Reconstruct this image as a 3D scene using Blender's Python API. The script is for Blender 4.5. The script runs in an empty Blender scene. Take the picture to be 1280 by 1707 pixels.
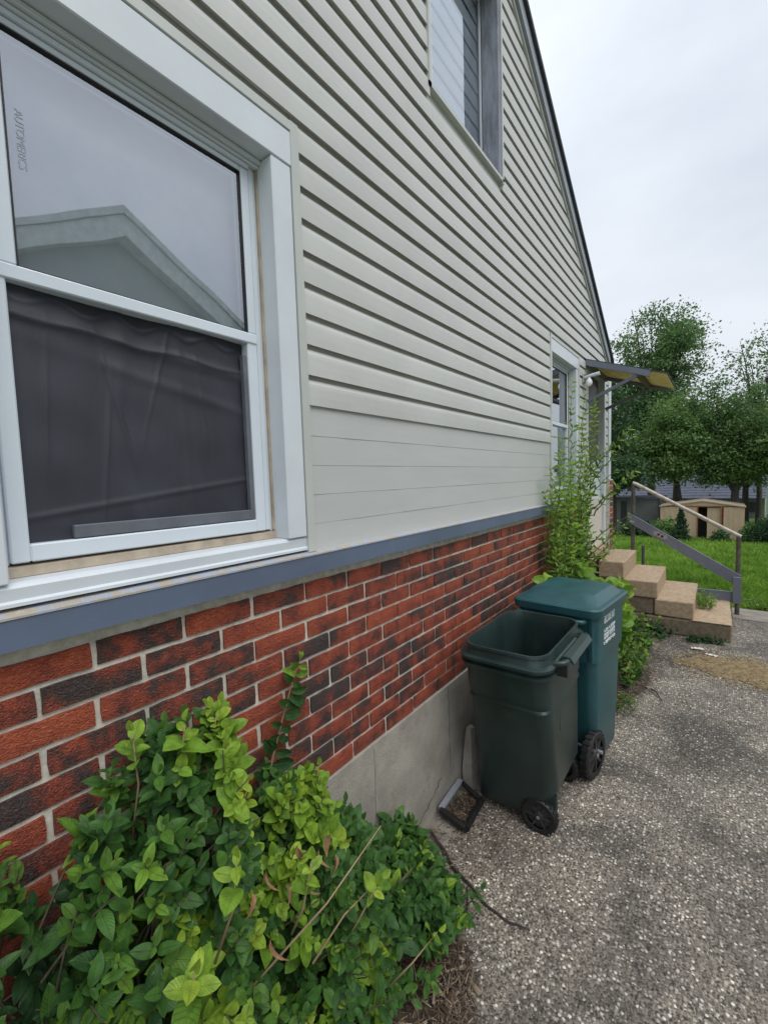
import bpy, math, random
import numpy as np
from mathutils import Vector, Matrix, Euler
R = math.radians
random.seed(7); rng = np.random.default_rng(11)
C = bpy.context.scene.collection
S = bpy.context.scene

# ------------------------------------------------------------------ camera
H = 1.698                                   # eye height over the driveway
cd = bpy.data.cameras.new("camera"); cam = bpy.data.objects.new("camera", cd); C.objects.link(cam)
yaw, pit, rol = 0.6507, -0.0724, -0.0332
f_ = Vector((-math.sin(yaw)*math.cos(pit), math.cos(yaw)*math.cos(pit), math.sin(pit)))
rt = Vector((math.cos(yaw), math.sin(yaw), 0)); up = rt.cross(f_)
r2 = rt*math.cos(rol)+up*math.sin(rol); u2 = -rt*math.sin(rol)+up*math.cos(rol)
M = Matrix((( r2.x, u2.x, -f_.x, 0), (r2.y, u2.y, -f_.y, 0), (r2.z, u2.z, -f_.z, H), (0, 0, 0, 1)))
cam.matrix_world = M
cd.sensor_fit = 'VERTICAL'; cd.sensor_height = 36; cd.sensor_width = 27
cd.lens = 36*733.0/1707.0
cd.clip_start = 0.02; cd.clip_end = 900
S.camera = cam

# ------------------------------------------------------------------ world, sun, exposure
SUN_EL, SUN_AZ = 58, 100                    # veiled sun, high over the driveway side
w = bpy.data.worlds.new("World"); S.world = w; w.use_nodes = True
nt = w.node_tree; nt.nodes.clear()
def wn(t, **k):
    n = nt.nodes.new(t)
    for a, b in k.items(): setattr(n, a, b)
    return n
out = wn('ShaderNodeOutputWorld'); bg = wn('ShaderNodeBackground'); bg.inputs[1].default_value = 0.1
sky = wn('ShaderNodeTexSky', sky_type='NISHITA', sun_disc=False)
sky.sun_elevation = R(SUN_EL); sky.sun_rotation = R(SUN_AZ); sky.dust_density = 4; sky.air_density = 1.2
tc = wn('ShaderNodeTexCoord'); mp = wn('ShaderNodeMapping'); mp.inputs['Scale'].default_value = (1.0, 1.0, 2.2)
nz = wn('ShaderNodeTexNoise'); nz.inputs['Scale'].default_value = 1.5; nz.inputs['Detail'].default_value = 5; nz.inputs['Roughness'].default_value = .5
cr = wn('ShaderNodeValToRGB')
cr.color_ramp.elements[0].position = .38; cr.color_ramp.elements[0].color = (.515, .56, .635, 1)
cr.color_ramp.elements[1].position = .66; cr.color_ramp.elements[1].color = (.69, .735, .795, 1)
sep = wn('ShaderNodeSeparateXYZ')
mr = wn('ShaderNodeMapRange'); mr.inputs[1].default_value = 0; mr.inputs[2].default_value = 1; mr.inputs[3].default_value = .86; mr.inputs[4].default_value = 1.25
vm = wn('ShaderNodeVectorMath', operation='SCALE'); vm2 = wn('ShaderNodeVectorMath', operation='SCALE'); vm2.inputs['Scale'].default_value = 10.0
mx = wn('ShaderNodeMix', data_type='RGBA'); mx.inputs[0].default_value = .96
L = nt.links.new
L(tc.outputs['Generated'], mp.inputs[0]); L(mp.outputs[0], nz.inputs['Vector']); L(nz.outputs[0], cr.inputs[0])
L(tc.outputs['Generated'], sep.inputs[0]); L(sep.outputs[2], mr.inputs[0])
L(cr.outputs[0], vm.inputs[0]); L(mr.outputs[0], vm.inputs['Scale']); L(vm.outputs[0], vm2.inputs[0])
L(sky.outputs[0], mx.inputs[6]); L(vm2.outputs[0], mx.inputs[7]); L(mx.outputs[2], bg.inputs[0]); L(bg.outputs[0], out.inputs[0])
sd = bpy.data.lights.new("sun", 'SUN'); sd.energy = 1.5; sd.angle = R(50); sd.color = (1, .975, .94)
sun = bpy.data.objects.new("sun", sd); C.objects.link(sun)
az = R(SUN_AZ)
sdir = Vector((math.sin(az)*math.cos(R(SUN_EL)), math.cos(az)*math.cos(R(SUN_EL)), math.sin(R(SUN_EL))))
sun.rotation_euler = sdir.to_track_quat('Z', 'Y').to_euler()
vs = S.view_settings; vs.view_transform = 'Standard'; vs.look = 'None'; vs.exposure = 0.36; vs.gamma = 1.0; vs.use_curve_mapping = False

# ------------------------------------------------------------------ materials
MATS = {}
def mat(name, col, rough=.6, var=.15, vscale=8., bump=.0, bscale=80., metal=0., col2=None, objvar=0., dirt=0., dirtcol=(.05, .045, .035), spec=.5, stretch=None, coat=0., c2pos=(.38, .62), bdist=.004):
    m = bpy.data.materials.new(name); m.use_nodes = True
    n = m.node_tree.nodes; l = m.node_tree.links.new
    p = n['Principled BSDF']
    p.inputs['Roughness'].default_value = rough; p.inputs['Metallic'].default_value = metal
    p.inputs['Specular IOR Level'].default_value = spec; p.inputs['Coat Weight'].default_value = coat
    t = n.new('ShaderNodeTexCoord'); mp = n.new('ShaderNodeMapping'); oi = n.new('ShaderNodeObjectInfo')
    l(t.outputs['Object'], mp.inputs['Vector'])
    if stretch: mp.inputs['Scale'].default_value = stretch
    off = n.new('ShaderNodeVectorMath'); off.operation = 'SCALE'; off.inputs[0].default_value = (37, 91, 53)
    l(oi.outputs['Random'], off.inputs['Scale']); l(off.outputs[0], mp.inputs['Location'])
    nz = n.new('ShaderNodeTexNoise'); nz.inputs['Scale'].default_value = vscale; nz.inputs['Detail'].default_value = 6; nz.inputs['Roughness'].default_value = .6
    l(mp.outputs[0], nz.inputs['Vector'])
    mx = n.new('ShaderNodeMix'); mx.data_type = 'RGBA'
    if col2 is None:
        a = [c*(1-var) for c in col]; b = [min(1, c*(1+var)) for c in col]
    else: a, b = col, col2
    mx.inputs[6].default_value = (*a, 1); mx.inputs[7].default_value = (*b, 1)
    mr = n.new('ShaderNodeMapRange'); mr.inputs[1].default_value = c2pos[0]; mr.inputs[2].default_value = c2pos[1]
    l(nz.outputs[0], mr.inputs[0]); l(mr.outputs[0], mx.inputs[0])
    last = mx.outputs[2]
    if objvar:
        hs = n.new('ShaderNodeHueSaturation'); mv = n.new('ShaderNodeMapRange'); mv.inputs[3].default_value = 1-objvar; mv.inputs[4].default_value = 1+objvar
        l(oi.outputs['Random'], mv.inputs[0]); l(mv.outputs[0], hs.inputs['Value']); l(last, hs.inputs['Color']); last = hs.outputs[0]
    if dirt:
        n2 = n.new('ShaderNodeTexNoise'); n2.inputs['Scale'].default_value = vscale*3.1; n2.inputs['Detail'].default_value = 8; n2.inputs['Roughness'].default_value = .7
        l(mp.outputs[0], n2.inputs['Vector'])
        r3 = n.new('ShaderNodeMapRange'); r3.inputs[1].default_value = .55; r3.inputs[2].default_value = .75; r3.inputs[4].default_value = dirt
        l(n2.outputs[0], r3.inputs[0]); m3 = n.new('ShaderNodeMix'); m3.data_type = 'RGBA'; m3.inputs[7].default_value = (*dirtcol, 1)
        l(r3.outputs[0], m3.inputs[0]); l(last, m3.inputs[6]); last = m3.outputs[2]
    l(last, p.inputs['Base Color'])
    rv = n.new('ShaderNodeMapRange'); rv.inputs[3].default_value = max(.02, rough-.1); rv.inputs[4].default_value = min(1, rough+.12)
    l(nz.outputs[0], rv.inputs[0]); l(rv.outputs[0], p.inputs['Roughness'])
    if bump:
        nb = n.new('ShaderNodeTexNoise'); nb.inputs['Scale'].default_value = bscale; nb.inputs['Detail'].default_value = 6; nb.inputs['Roughness'].default_value = .6
        l(mp.outputs[0], nb.inputs['Vector']); b = n.new('ShaderNodeBump'); b.inputs['Strength'].default_value = bump; b.inputs['Distance'].default_value = bdist
        l(nb.outputs[0], b.inputs['Height']); l(b.outputs[0], p.inputs['Normal'])
    MATS[name] = m
    return m
SIDING = mat('siding_vinyl', (.525, .53, .505), .42, .05, 2.0, .25, 3.0, dirt=.10, dirtcol=(.3, .3, .26), objvar=.03, bdist=.012)
SKIRT = mat('skirt_vinyl', (.475, .49, .475), .55, .05, 2.5, .12, 5.0, col2=(.51, .52, .505), dirt=.07, dirtcol=(.60, .60, .58), stretch=(1, .5, 3), bdist=.008)
TRIMB = mat('siding_trim', (.50, .52, .49), .45, .05, 3, dirt=.1, dirtcol=(.3, .3, .26))
WHITE = mat('white_aluminium', (.62, .665, .70), .38, .04, 3, .1, 6, dirt=.14, dirtcol=(.42, .4, .36))
VINYL = mat('white_vinyl_frame', (.66, .72, .78), .3, .03, 3, dirt=.06, dirtcol=(.5, .48, .42))
TAN = mat('tan_sealant', (.42, .35, .27), .7, .2, 12, .3, 60)
LEDGE = mat('ledge_blue_paint', (.105, .135, .20), .5, .1, 2.2, .15, 30, dirt=.18, dirtcol=(.28, .32, .40))
PEEL = mat('peeling_paint', (.40, .35, .28), .75, .1, 26, .6, 50, col2=(.34, .39, .48), c2pos=(.42, .60), dirt=.45, dirtcol=(.72, .74, .76))
CONC = mat('foundation_concrete', (.30, .275, .235), .85, .2, 5, .9, 130, col2=(.41, .38, .33), dirt=.55, dirtcol=(.15, .135, .11), bdist=.004)
MORTAR = mat('mortar', (.62, .58, .50), .9, .15, 30, .8, 200, dirt=.3, dirtcol=(.18, .16, .13), bdist=.002)
STEP = mat('step_block', (.36, .255, .16), .85, .15, 28, 1., 160, col2=(.48, .365, .25), dirt=.45, dirtcol=(.13, .10, .07), objvar=.06, bdist=.003)
STEPDK = mat('step_base', (.17, .13, .09), .9, .3, 26, .9, 120, col2=(.25, .20, .14), dirt=.4, dirtcol=(.05, .05, .035), bdist=.004)
BIN_D = mat('bin_dark_green', (.019, .037, .034), .34, .25, 5, .15, 300, dirt=.6, dirtcol=(.055, .07, .06), stretch=(1, 1, .45), bdist=.001)
BIN_T = mat('bin_teal', (.020, .084, .096), .36, .15, 5, .12, 300, dirt=.35, dirtcol=(.05, .09, .09), bdist=.001)
BLACK = mat('black_plastic', (.012, .012, .013), .5, .2, 12, dirt=.3, dirtcol=(.06, .05, .04))
GREYWOOD = mat('weathered_wood', (.17, .18, .21), .8, .3, 5, .8, 30, col2=(.29, .31, .37), stretch=(5, 5, 1.0), dirt=.4, dirtcol=(.16, .12, .09))
GREYPAINT = mat('grey_paint_wood', (.155, .17, .215), .65, .12, 4, .3, 40, dirt=.3, dirtcol=(.24, .25, .27), objvar=.08)
OSB = mat('yellow_sheathing', (.90, .72, .28), .75, .15, 18, .2, 60, dirt=.35, dirtcol=(.30, .19, .05))
RAILM = mat('rail_pipe', (.36, .31, .25), .6, .2, 20, .4, 80, col2=(.55, .52, .47), dirt=.4, dirtcol=(.12, .08, .05), metal=.3)
POSTM = mat('post_pipe', (.10, .085, .07), .7, .3, 20, .4, 80, dirt=.3, dirtcol=(.2, .19, .17))
ROOF = mat('roof_edge', (.06, .063, .078), .85, .2, 10, .5, 90)
FASCIA = mat('fascia_grey', (.30, .32, .36), .5, .12, 4)
DOORB = mat('brown_door', (.085, .062, .055), .5, .15, 4)
DARKROOM = mat('interior_dark', (.05, .05, .055), .9)
CURT = mat('pale_curtain', (.62, .68, .76), .9, .1, 2.6, .3, 12, col2=(.84, .88, .89))
BLIND = mat('blind_slat', (.82, .88, .93), .5, .04, 3)
MESHC = mat('black_screen_fabric', (.024, .026, .036), .6, .35, 3.0, .5, 160, col2=(.038, .041, .055), stretch=(1, 1.6, .5), dirt=.0, bdist=.001)
GALV = mat('galvanised', (.45, .46, .47), .4, .2, 30, .3, 60, metal=.7, dirt=.4, dirtcol=(.15, .13, .11))
BARK = mat('bark', (.045, .035, .028), .9, .3, 12, .8, 40)
BARKG = mat('grey_bark', (.075, .068, .06), .9, .3, 12, .8, 40)
TWIG = mat('twig', (.09, .075, .045), .8, .3, 20)
DEAD = mat('dry_litter', (.09, .06, .04), .85, .3, 40, col2=(.24, .19, .14), objvar=.2)
SHEDM = mat('shed_tan_steel', (.50, .37, .24), .6, .06, 3, .2, 8, dirt=.2, dirtcol=(.3, .2, .12), objvar=.04)
SHEDR = mat('shed_roof_steel', (.42, .33, .24), .6, .1, 3, dirt=.5, dirtcol=(.2, .09, .04))
RUST = mat('rusty_steel', (.28, .11, .05), .8, .25, 10)
HROOF = mat('blue_grey_shingles', (.11, .12, .165), .9, .25, 3, .5, 8, stretch=(1, 1, 6))
HWALL = mat('far_wall', (.16, .17, .17), .8, .15, 1)
NWALL = mat('neighbour_siding', (.42, .46, .46), .7, .05, 1)
NRAKE = mat('neighbour_rake', (.68, .72, .72), .6)
PAPER = mat('white_paper', (.7, .68, .62), .7)
CLAYB = mat('broken_brick', (.42, .12, .05), .9, .2, 20, .5, 90)
SAND = mat('sawdust', (.20, .14, .07), .95, .2, 22, 1.0, 60, col2=(.33, .25, .13), dirt=.5, dirtcol=(.10, .065, .03), bdist=.01)
LETTER = mat('white_lettering', (.75, .78, .8), .6)
APRON = mat('apron_concrete', (.25, .225, .185), .9, .2, 8, .8, 160, dirt=.4, dirtcol=(.12, .11, .085), bdist=.003)
GLASSPRINT = mat('etched_print', (.34, .38, .44), .8)
HUBM = mat('hub_plastic', (.03, .03, .032), .45, .2, 12, dirt=.3, dirtcol=(.1, .09, .08))
RAILDK = mat('dim_screen_rail', (.13, .14, .165), .6)  # pale rail darkened in colour to read as dimmed by the mesh
BULB = mat('bulb_glass', (.85, .86, .88), .25)

def mat_brick():
    m = bpy.data.materials.new('brick_clay'); m.use_nodes = True
    n = m.node_tree.nodes; l = m.node_tree.links.new; p = n['Principled BSDF']
    t = n.new('ShaderNodeTexCoord'); oi = n.new('ShaderNodeObjectInfo'); geo = n.new('ShaderNodeNewGeometry')
    # position-based so joined bricks vary too
    mp = n.new('ShaderNodeMapping'); l(geo.outputs['Position'], mp.inputs[0])
    nz = n.new('ShaderNodeTexNoise'); nz.inputs['Scale'].default_value = 11; nz.inputs['Detail'].default_value = 5; nz.inputs['Roughness'].default_value = .65
    l(mp.outputs[0], nz.inputs['Vector'])
    ad = n.new('ShaderNodeMath'); ad.operation = 'MULTIPLY_ADD'; ad.inputs[1].default_value = .26; ad.inputs[2].default_value = -.065
    l(oi.outputs['Random'], ad.inputs[0])
    su = n.new('ShaderNodeMath'); su.operation = 'ADD'; l(nz.outputs[0], su.inputs[0]); l(ad.outputs[0], su.inputs[1])
    cr = n.new('ShaderNodeValToRGB'); e = cr.color_ramp.elements
    e[0].position = .40; e[0].color = (.055, .038, .036, 1); e[1].position = .75; e[1].color = (.40, .085, .035, 1)
    for pos, c in ((.46, (.09, .038, .03)), (.52, (.19, .043, .026)), (.60, (.31, .058, .028))):
        x = e.new(pos); x.color = (*c, 1)
    l(su.outputs[0], cr.inputs[0])
    sp = n.new('ShaderNodeTexNoise'); sp.inputs['Scale'].default_value = 260; sp.inputs['Detail'].default_value = 3; l(mp.outputs[0], sp.inputs['Vector'])
    r = n.new('ShaderNodeMapRange'); r.inputs[1].default_value = .62; r.inputs[2].default_value = .74; r.inputs[4].default_value = .35; l(sp.outputs[0], r.inputs[0])
    mx = n.new('ShaderNodeMix'); mx.data_type = 'RGBA'; mx.inputs[7].default_value = (.42, .25, .17, 1); l(r.outputs[0], mx.inputs[0]); l(cr.outputs[0], mx.inputs[6])
    l(mx.outputs[2], p.inputs['Base Color']); p.inputs['Roughness'].default_value = .52
    # rustic wrinkles
    mp2 = n.new('ShaderNodeMapping'); mp2.inputs['Scale'].default_value = (1, 1.0, 1.7); mp2.inputs['Rotation'].default_value = (.5, 0, 0); l(geo.outputs['Position'], mp2.inputs[0])
    wv = n.new('ShaderNodeTexNoise'); wv.inputs['Scale'].default_value = 75; wv.inputs['Detail'].default_value = 3; wv.inputs['Distortion'].default_value = 2.2; l(mp2.outputs[0], wv.inputs['Vector'])
    b = n.new('ShaderNodeBump'); b.inputs['Strength'].default_value = 1.0; b.inputs['Distance'].default_value = .010; l(wv.outputs[0], b.inputs['Height']); l(b.outputs[0], p.inputs['Normal'])
    return m
BRICK = mat_brick()

def mat_leaf(name, tint=(1, 1, 1), gloss=.50, ramp=None):
    m = bpy.data.materials.new(name); m.use_nodes = True
    n = m.node_tree.nodes; l = m.node_tree.links.new; p = n['Principled BSDF']
    at = n.new('ShaderNodeAttribute'); at.attribute_name = 'tone'
    cr = n.new('ShaderNodeValToRGB'); e = cr.color_ramp.elements
    ramp = ramp or [(0, (.014, .040, .018)), (.3, (.030, .092, .026)), (.55, (.065, .17, .030)), (.8, (.20, .36, .035)), (1, (.34, .48, .05))]
    e[0].position = 0; e[0].color = (*ramp[0][1], 1); e[1].position = 1; e[1].color = (*ramp[-1][1], 1)
    for pos, c in ramp[1:-1]:
        x = e.new(pos); x.color = (*c, 1)
    l(at.outputs['Fac'], cr.inputs[0])
    uv = n.new('ShaderNodeUVMap'); sx = n.new('ShaderNodeSeparateXYZ'); l(uv.outputs[0], sx.inputs[0])
    a = n.new('ShaderNodeMath'); a.operation = 'SUBTRACT'; a.inputs[1].default_value = .5; l(sx.outputs[0], a.inputs[0])
    ab = n.new('ShaderNodeMath'); ab.operation = 'ABSOLUTE'; l(a.outputs[0], ab.inputs[0])
    m1 = n.new('ShaderNodeMath'); m1.operation = 'MULTIPLY'; m1.inputs[1].default_value = 9; l(sx.outputs[1], m1.inputs[0])
    m2 = n.new('ShaderNodeMath'); m2.operation = 'MULTIPLY_ADD'; m2.inputs[1].default_value = -5; l(ab.outputs[0], m2.inputs[0]); l(m1.outputs[0], m2.inputs[2])
    fr = n.new('ShaderNodeMath'); fr.operation = 'PINGPONG'; fr.inputs[1].default_value = .5; l(m2.outputs[0], fr.inputs[0])
    v1 = n.new('ShaderNodeMapRange'); v1.inputs[1].default_value = .07; v1.inputs[2].default_value = 0; v1.inputs[3].default_value = 0; v1.inputs[4].default_value = .6; l(fr.outputs[0], v1.inputs[0])
    v2 = n.new('ShaderNodeMapRange'); v2.inputs[1].default_value = .045; v2.inputs[2].default_value = .01; v2.inputs[3].default_value = 0; v2.inputs[4].default_value = 1; l(ab.outputs[0], v2.inputs[0])
    mxv = n.new('ShaderNodeMath'); mxv.operation = 'MAXIMUM'; l(v1.outputs[0], mxv.inputs[0]); l(v2.outputs[0], mxv.inputs[1])
    br = n.new('ShaderNodeMix'); br.data_type = 'RGBA'; br.blend_type = 'ADD'; br.inputs[7].default_value = (.06, .09, .03, 1)
    mu = n.new('ShaderNodeMath'); mu.operation = 'MULTIPLY'; mu.inputs[1].default_value = .7; l(mxv.outputs[0], mu.inputs[0]); l(mu.outputs[0], br.inputs[0])
    tn = n.new('ShaderNodeMix'); tn.data_type = 'RGBA'; tn.blend_type = 'MULTIPLY'; tn.inputs[0].default_value = 1; tn.inputs[7].default_value = (*tint, 1)
    l(cr.outputs[0], tn.inputs[6]); l(tn.outputs[2], br.inputs[6])
    l(br.outputs[2], p.inputs['Base Color']); p.inputs['Roughness'].default_value = gloss; p.inputs['Specular IOR Level'].default_value = .35
    gp = n.new('ShaderNodeNewGeometry'); bl = n.new('ShaderNodeTexNoise'); bl.inputs['Scale'].default_value = 55; bl.inputs['Detail'].default_value = 5; l(gp.outputs['Position'], bl.inputs['Vector'])
    hv = n.new('ShaderNodeHueSaturation'); vv = n.new('ShaderNodeMapRange'); vv.inputs[1].default_value = .3; vv.inputs[2].default_value = .7; vv.inputs[3].default_value = .62; vv.inputs[4].default_value = 1.3
    l(bl.outputs[0], vv.inputs[0]); l(vv.outputs[0], hv.inputs['Value']); l(br.outputs[2], hv.inputs['Color']); l(hv.outputs[0], p.inputs['Base Color'])
    b = n.new('ShaderNodeBump'); b.inputs['Strength'].default_value = .9; b.inputs['Distance'].default_value = .0016; b.invert = True
    l(mxv.outputs[0], b.inputs['Height']); l(b.outputs[0], p.inputs['Normal'])
    tr = n.new('ShaderNodeBsdfTranslucent'); l(br.outputs[2], tr.inputs[0])
    ms = n.new('ShaderNodeMixShader'); ms.inputs[0].default_value = .3
    o = n['Material Output']; l(p.outputs[0], ms.inputs[1]); l(tr.outputs[0], ms.inputs[2]); l(ms.outputs[0], o.inputs[0])
    return m
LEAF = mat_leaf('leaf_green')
TREELEAF = mat_leaf('tree_leaf', ramp=[(0, (.028, .068, .034)), (.5, (.095, .185, .065)), (1, (.22, .34, .09))], gloss=.6)
GRASSM = mat_leaf('grass_blade', ramp=[(0, (.09, .19, .022)), (.5, (.20, .36, .04)), (1, (.36, .52, .09))], gloss=.6)

def mat_glass(name, fac, tint):
    m = bpy.data.materials.new(name); m.use_nodes = True
    n = m.node_tree.nodes; l = m.node_tree.links.new; n.remove(n['Principled BSDF']); o = n['Material Output']
    tr = n.new('ShaderNodeBsdfTransparent'); tr.inputs[0].default_value = (*tint, 1)
    gl = n.new('ShaderNodeBsdfGlossy'); gl.inputs['Roughness'].default_value = .015; gl.inputs[0].default_value = (.93, .96, 1, 1)
    fn = n.new('ShaderNodeFresnel'); fn.inputs[0].default_value = 1.5
    ad = n.new('ShaderNodeMath'); ad.operation = 'ADD'; ad.inputs[1].default_value = fac; l(fn.outputs[0], ad.inputs[0])
    # faint waviness of old panes
    t = n.new('ShaderNodeTexCoord'); nz = n.new('ShaderNodeTexNoise'); nz.inputs['Scale'].default_value = 3; nz.inputs['Detail'].default_value = 1; l(t.outputs['Object'], nz.inputs['Vector'])
    b = n.new('ShaderNodeBump'); b.inputs['Strength'].default_value = .15; b.inputs['Distance'].default_value = .01; l(nz.outputs[0], b.inputs['Height']); l(b.outputs[0], gl.inputs['Normal'])
    ms = n.new('ShaderNodeMixShader'); l(ad.outputs[0], ms.inputs[0]); l(tr.outputs[0], ms.inputs[1]); l(gl.outputs[0], ms.inputs[2]); l(ms.outputs[0], o.inputs[0])
    return m
GLASS = mat_glass('window_glass', .33, (.97, .985, 1))

def mat_aggregate():
    m = bpy.data.materials.new('exposed_aggregate'); m.use_nodes = True
    n = m.node_tree.nodes; l = m.node_tree.links.new; p = n['Principled BSDF']
    g = n.new('ShaderNodeNewGeometry')
    def vor(sc, seed):
        mp = n.new('ShaderNodeMapping'); mp.inputs['Location'].default_value = (seed, seed*2, 0); l(g.outputs['Position'], mp.inputs[0])
        v = n.new('ShaderNodeTexVoronoi'); v.inputs['Scale'].default_value = sc; l(mp.outputs[0], v.inputs['Vector']); return v
    v = vor(76, 0); v2 = vor(190, 3.3)
    s = n.new('ShaderNodeSeparateColor'); l(v.outputs['Color'], s.inputs[0])
    cr = n.new('ShaderNodeValToRGB'); e = cr.color_ramp.elements; cr.color_ramp.interpolation = 'CONSTANT'
    e[0].position = 0; e[0].color = (.055, .049, .041, 1); e[1].position = .90; e[1].color = (.74, .72, .67, 1)
    for pos, c in ((.18, (.13, .115, .095)), (.36, (.215, .19, .158)), (.52, (.30, .27, .23)), (.66, (.39, .36, .31)), (.80, (.54, .51, .46))):
        x = e.new(pos); x.color = (*c, 1)
    l(s.outputs[0], cr.inputs[0])
    s2 = n.new('ShaderNodeSeparateColor'); l(v2.outputs['Color'], s2.inputs[0])
    cr2 = n.new('ShaderNodeValToRGB'); e = cr2.color_ramp.elements; e[0].color = (.05, .044, .037, 1); e[1].color = (.30, .27, .235, 1); l(s2.outputs[1], cr2.inputs[0])
    # matrix between the pebbles
    r = n.new('ShaderNodeMapRange'); r.inputs[1].default_value = .30; r.inputs[2].default_value = .50; l(v.outputs['Distance'], r.inputs[0])
    mx = n.new('ShaderNodeMix'); mx.data_type = 'RGBA'; l(r.outputs[0], mx.inputs[0]); l(cr.outputs[0], mx.inputs[6]); l(cr2.outputs[0], mx.inputs[7])
    # stains
    nz = n.new('ShaderNodeTexNoise'); nz.inputs['Scale'].default_value = 1.7; nz.inputs['Detail'].default_value = 7; nz.inputs['Roughness'].default_value = .62; l(g.outputs['Position'], nz.inputs['Vector'])
    nz.inputs['Distortion'].default_value = .6; c3 = n.new('ShaderNodeValToRGB'); e = c3.color_ramp.elements; e[0].position = .38; e[0].color = (.48, .465, .44, 1); e[1].position = .62; e[1].color = (1.38, 1.32, 1.22, 1); l(nz.outputs[0], c3.inputs[0])
    mm = n.new('ShaderNodeMix'); mm.data_type = 'RGBA'; mm.blend_type = 'MULTIPLY'; mm.inputs[0].default_value = 1; l(mx.outputs[2], mm.inputs[6]); l(c3.outputs[0], mm.inputs[7])
    l(mm.outputs[2], p.inputs['Base Color']); p.inputs['Roughness'].default_value = .72
    b = n.new('ShaderNodeBump'); b.inputs['Strength'].default_value = .8; b.inputs['Distance'].default_value = .004; b.invert = True; l(v.outputs['Distance'], b.inputs['Height'])
    b2 = n.new('ShaderNodeBump'); b2.inputs['Strength'].default_value = .5; b2.inputs['Distance'].default_value = .002; b2.invert = True; l(v2.outputs['Distance'], b2.inputs['Height']); l(b.outputs[0], b2.inputs['Normal'])
    l(b2.outputs[0], p.inputs['Normal'])
    return m
AGG = mat_aggregate()
def mat_pebble():
    m = bpy.data.materials.new('pebble'); m.use_nodes = True
    n = m.node_tree.nodes; l = m.node_tree.links.new; p = n['Principled BSDF']
    at = n.new('ShaderNodeAttribute'); at.attribute_name = 'tone'
    cr = n.new('ShaderNodeValToRGB'); e = cr.color_ramp.elements
    e[0].position = 0; e[0].color = (.045, .038, .032, 1); e[1].position = 1; e[1].color = (.66, .64, .60, 1)
    for pos, c in ((.35, (.10, .085, .07)), (.6, (.21, .185, .155)), (.8, (.36, .32, .275))):
        x = e.new(pos); x.color = (*c, 1)
    l(at.outputs['Fac'], cr.inputs[0]); l(cr.outputs[0], p.inputs['Base Color']); p.inputs['Roughness'].default_value = .6
    return m
PEB = mat_pebble()
EARTH = mat('earth', (.055, .04, .028), .95, .3, 6, .8, 60, col2=(.09, .07, .05), bdist=.01)
LAWNB = mat('lawn_ground', (.07, .15, .022), .95, .3, 3, 1, 25, col2=(.13, .25, .035), dirt=.3, dirtcol=(.13, .2, .05), bdist=.03)

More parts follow.
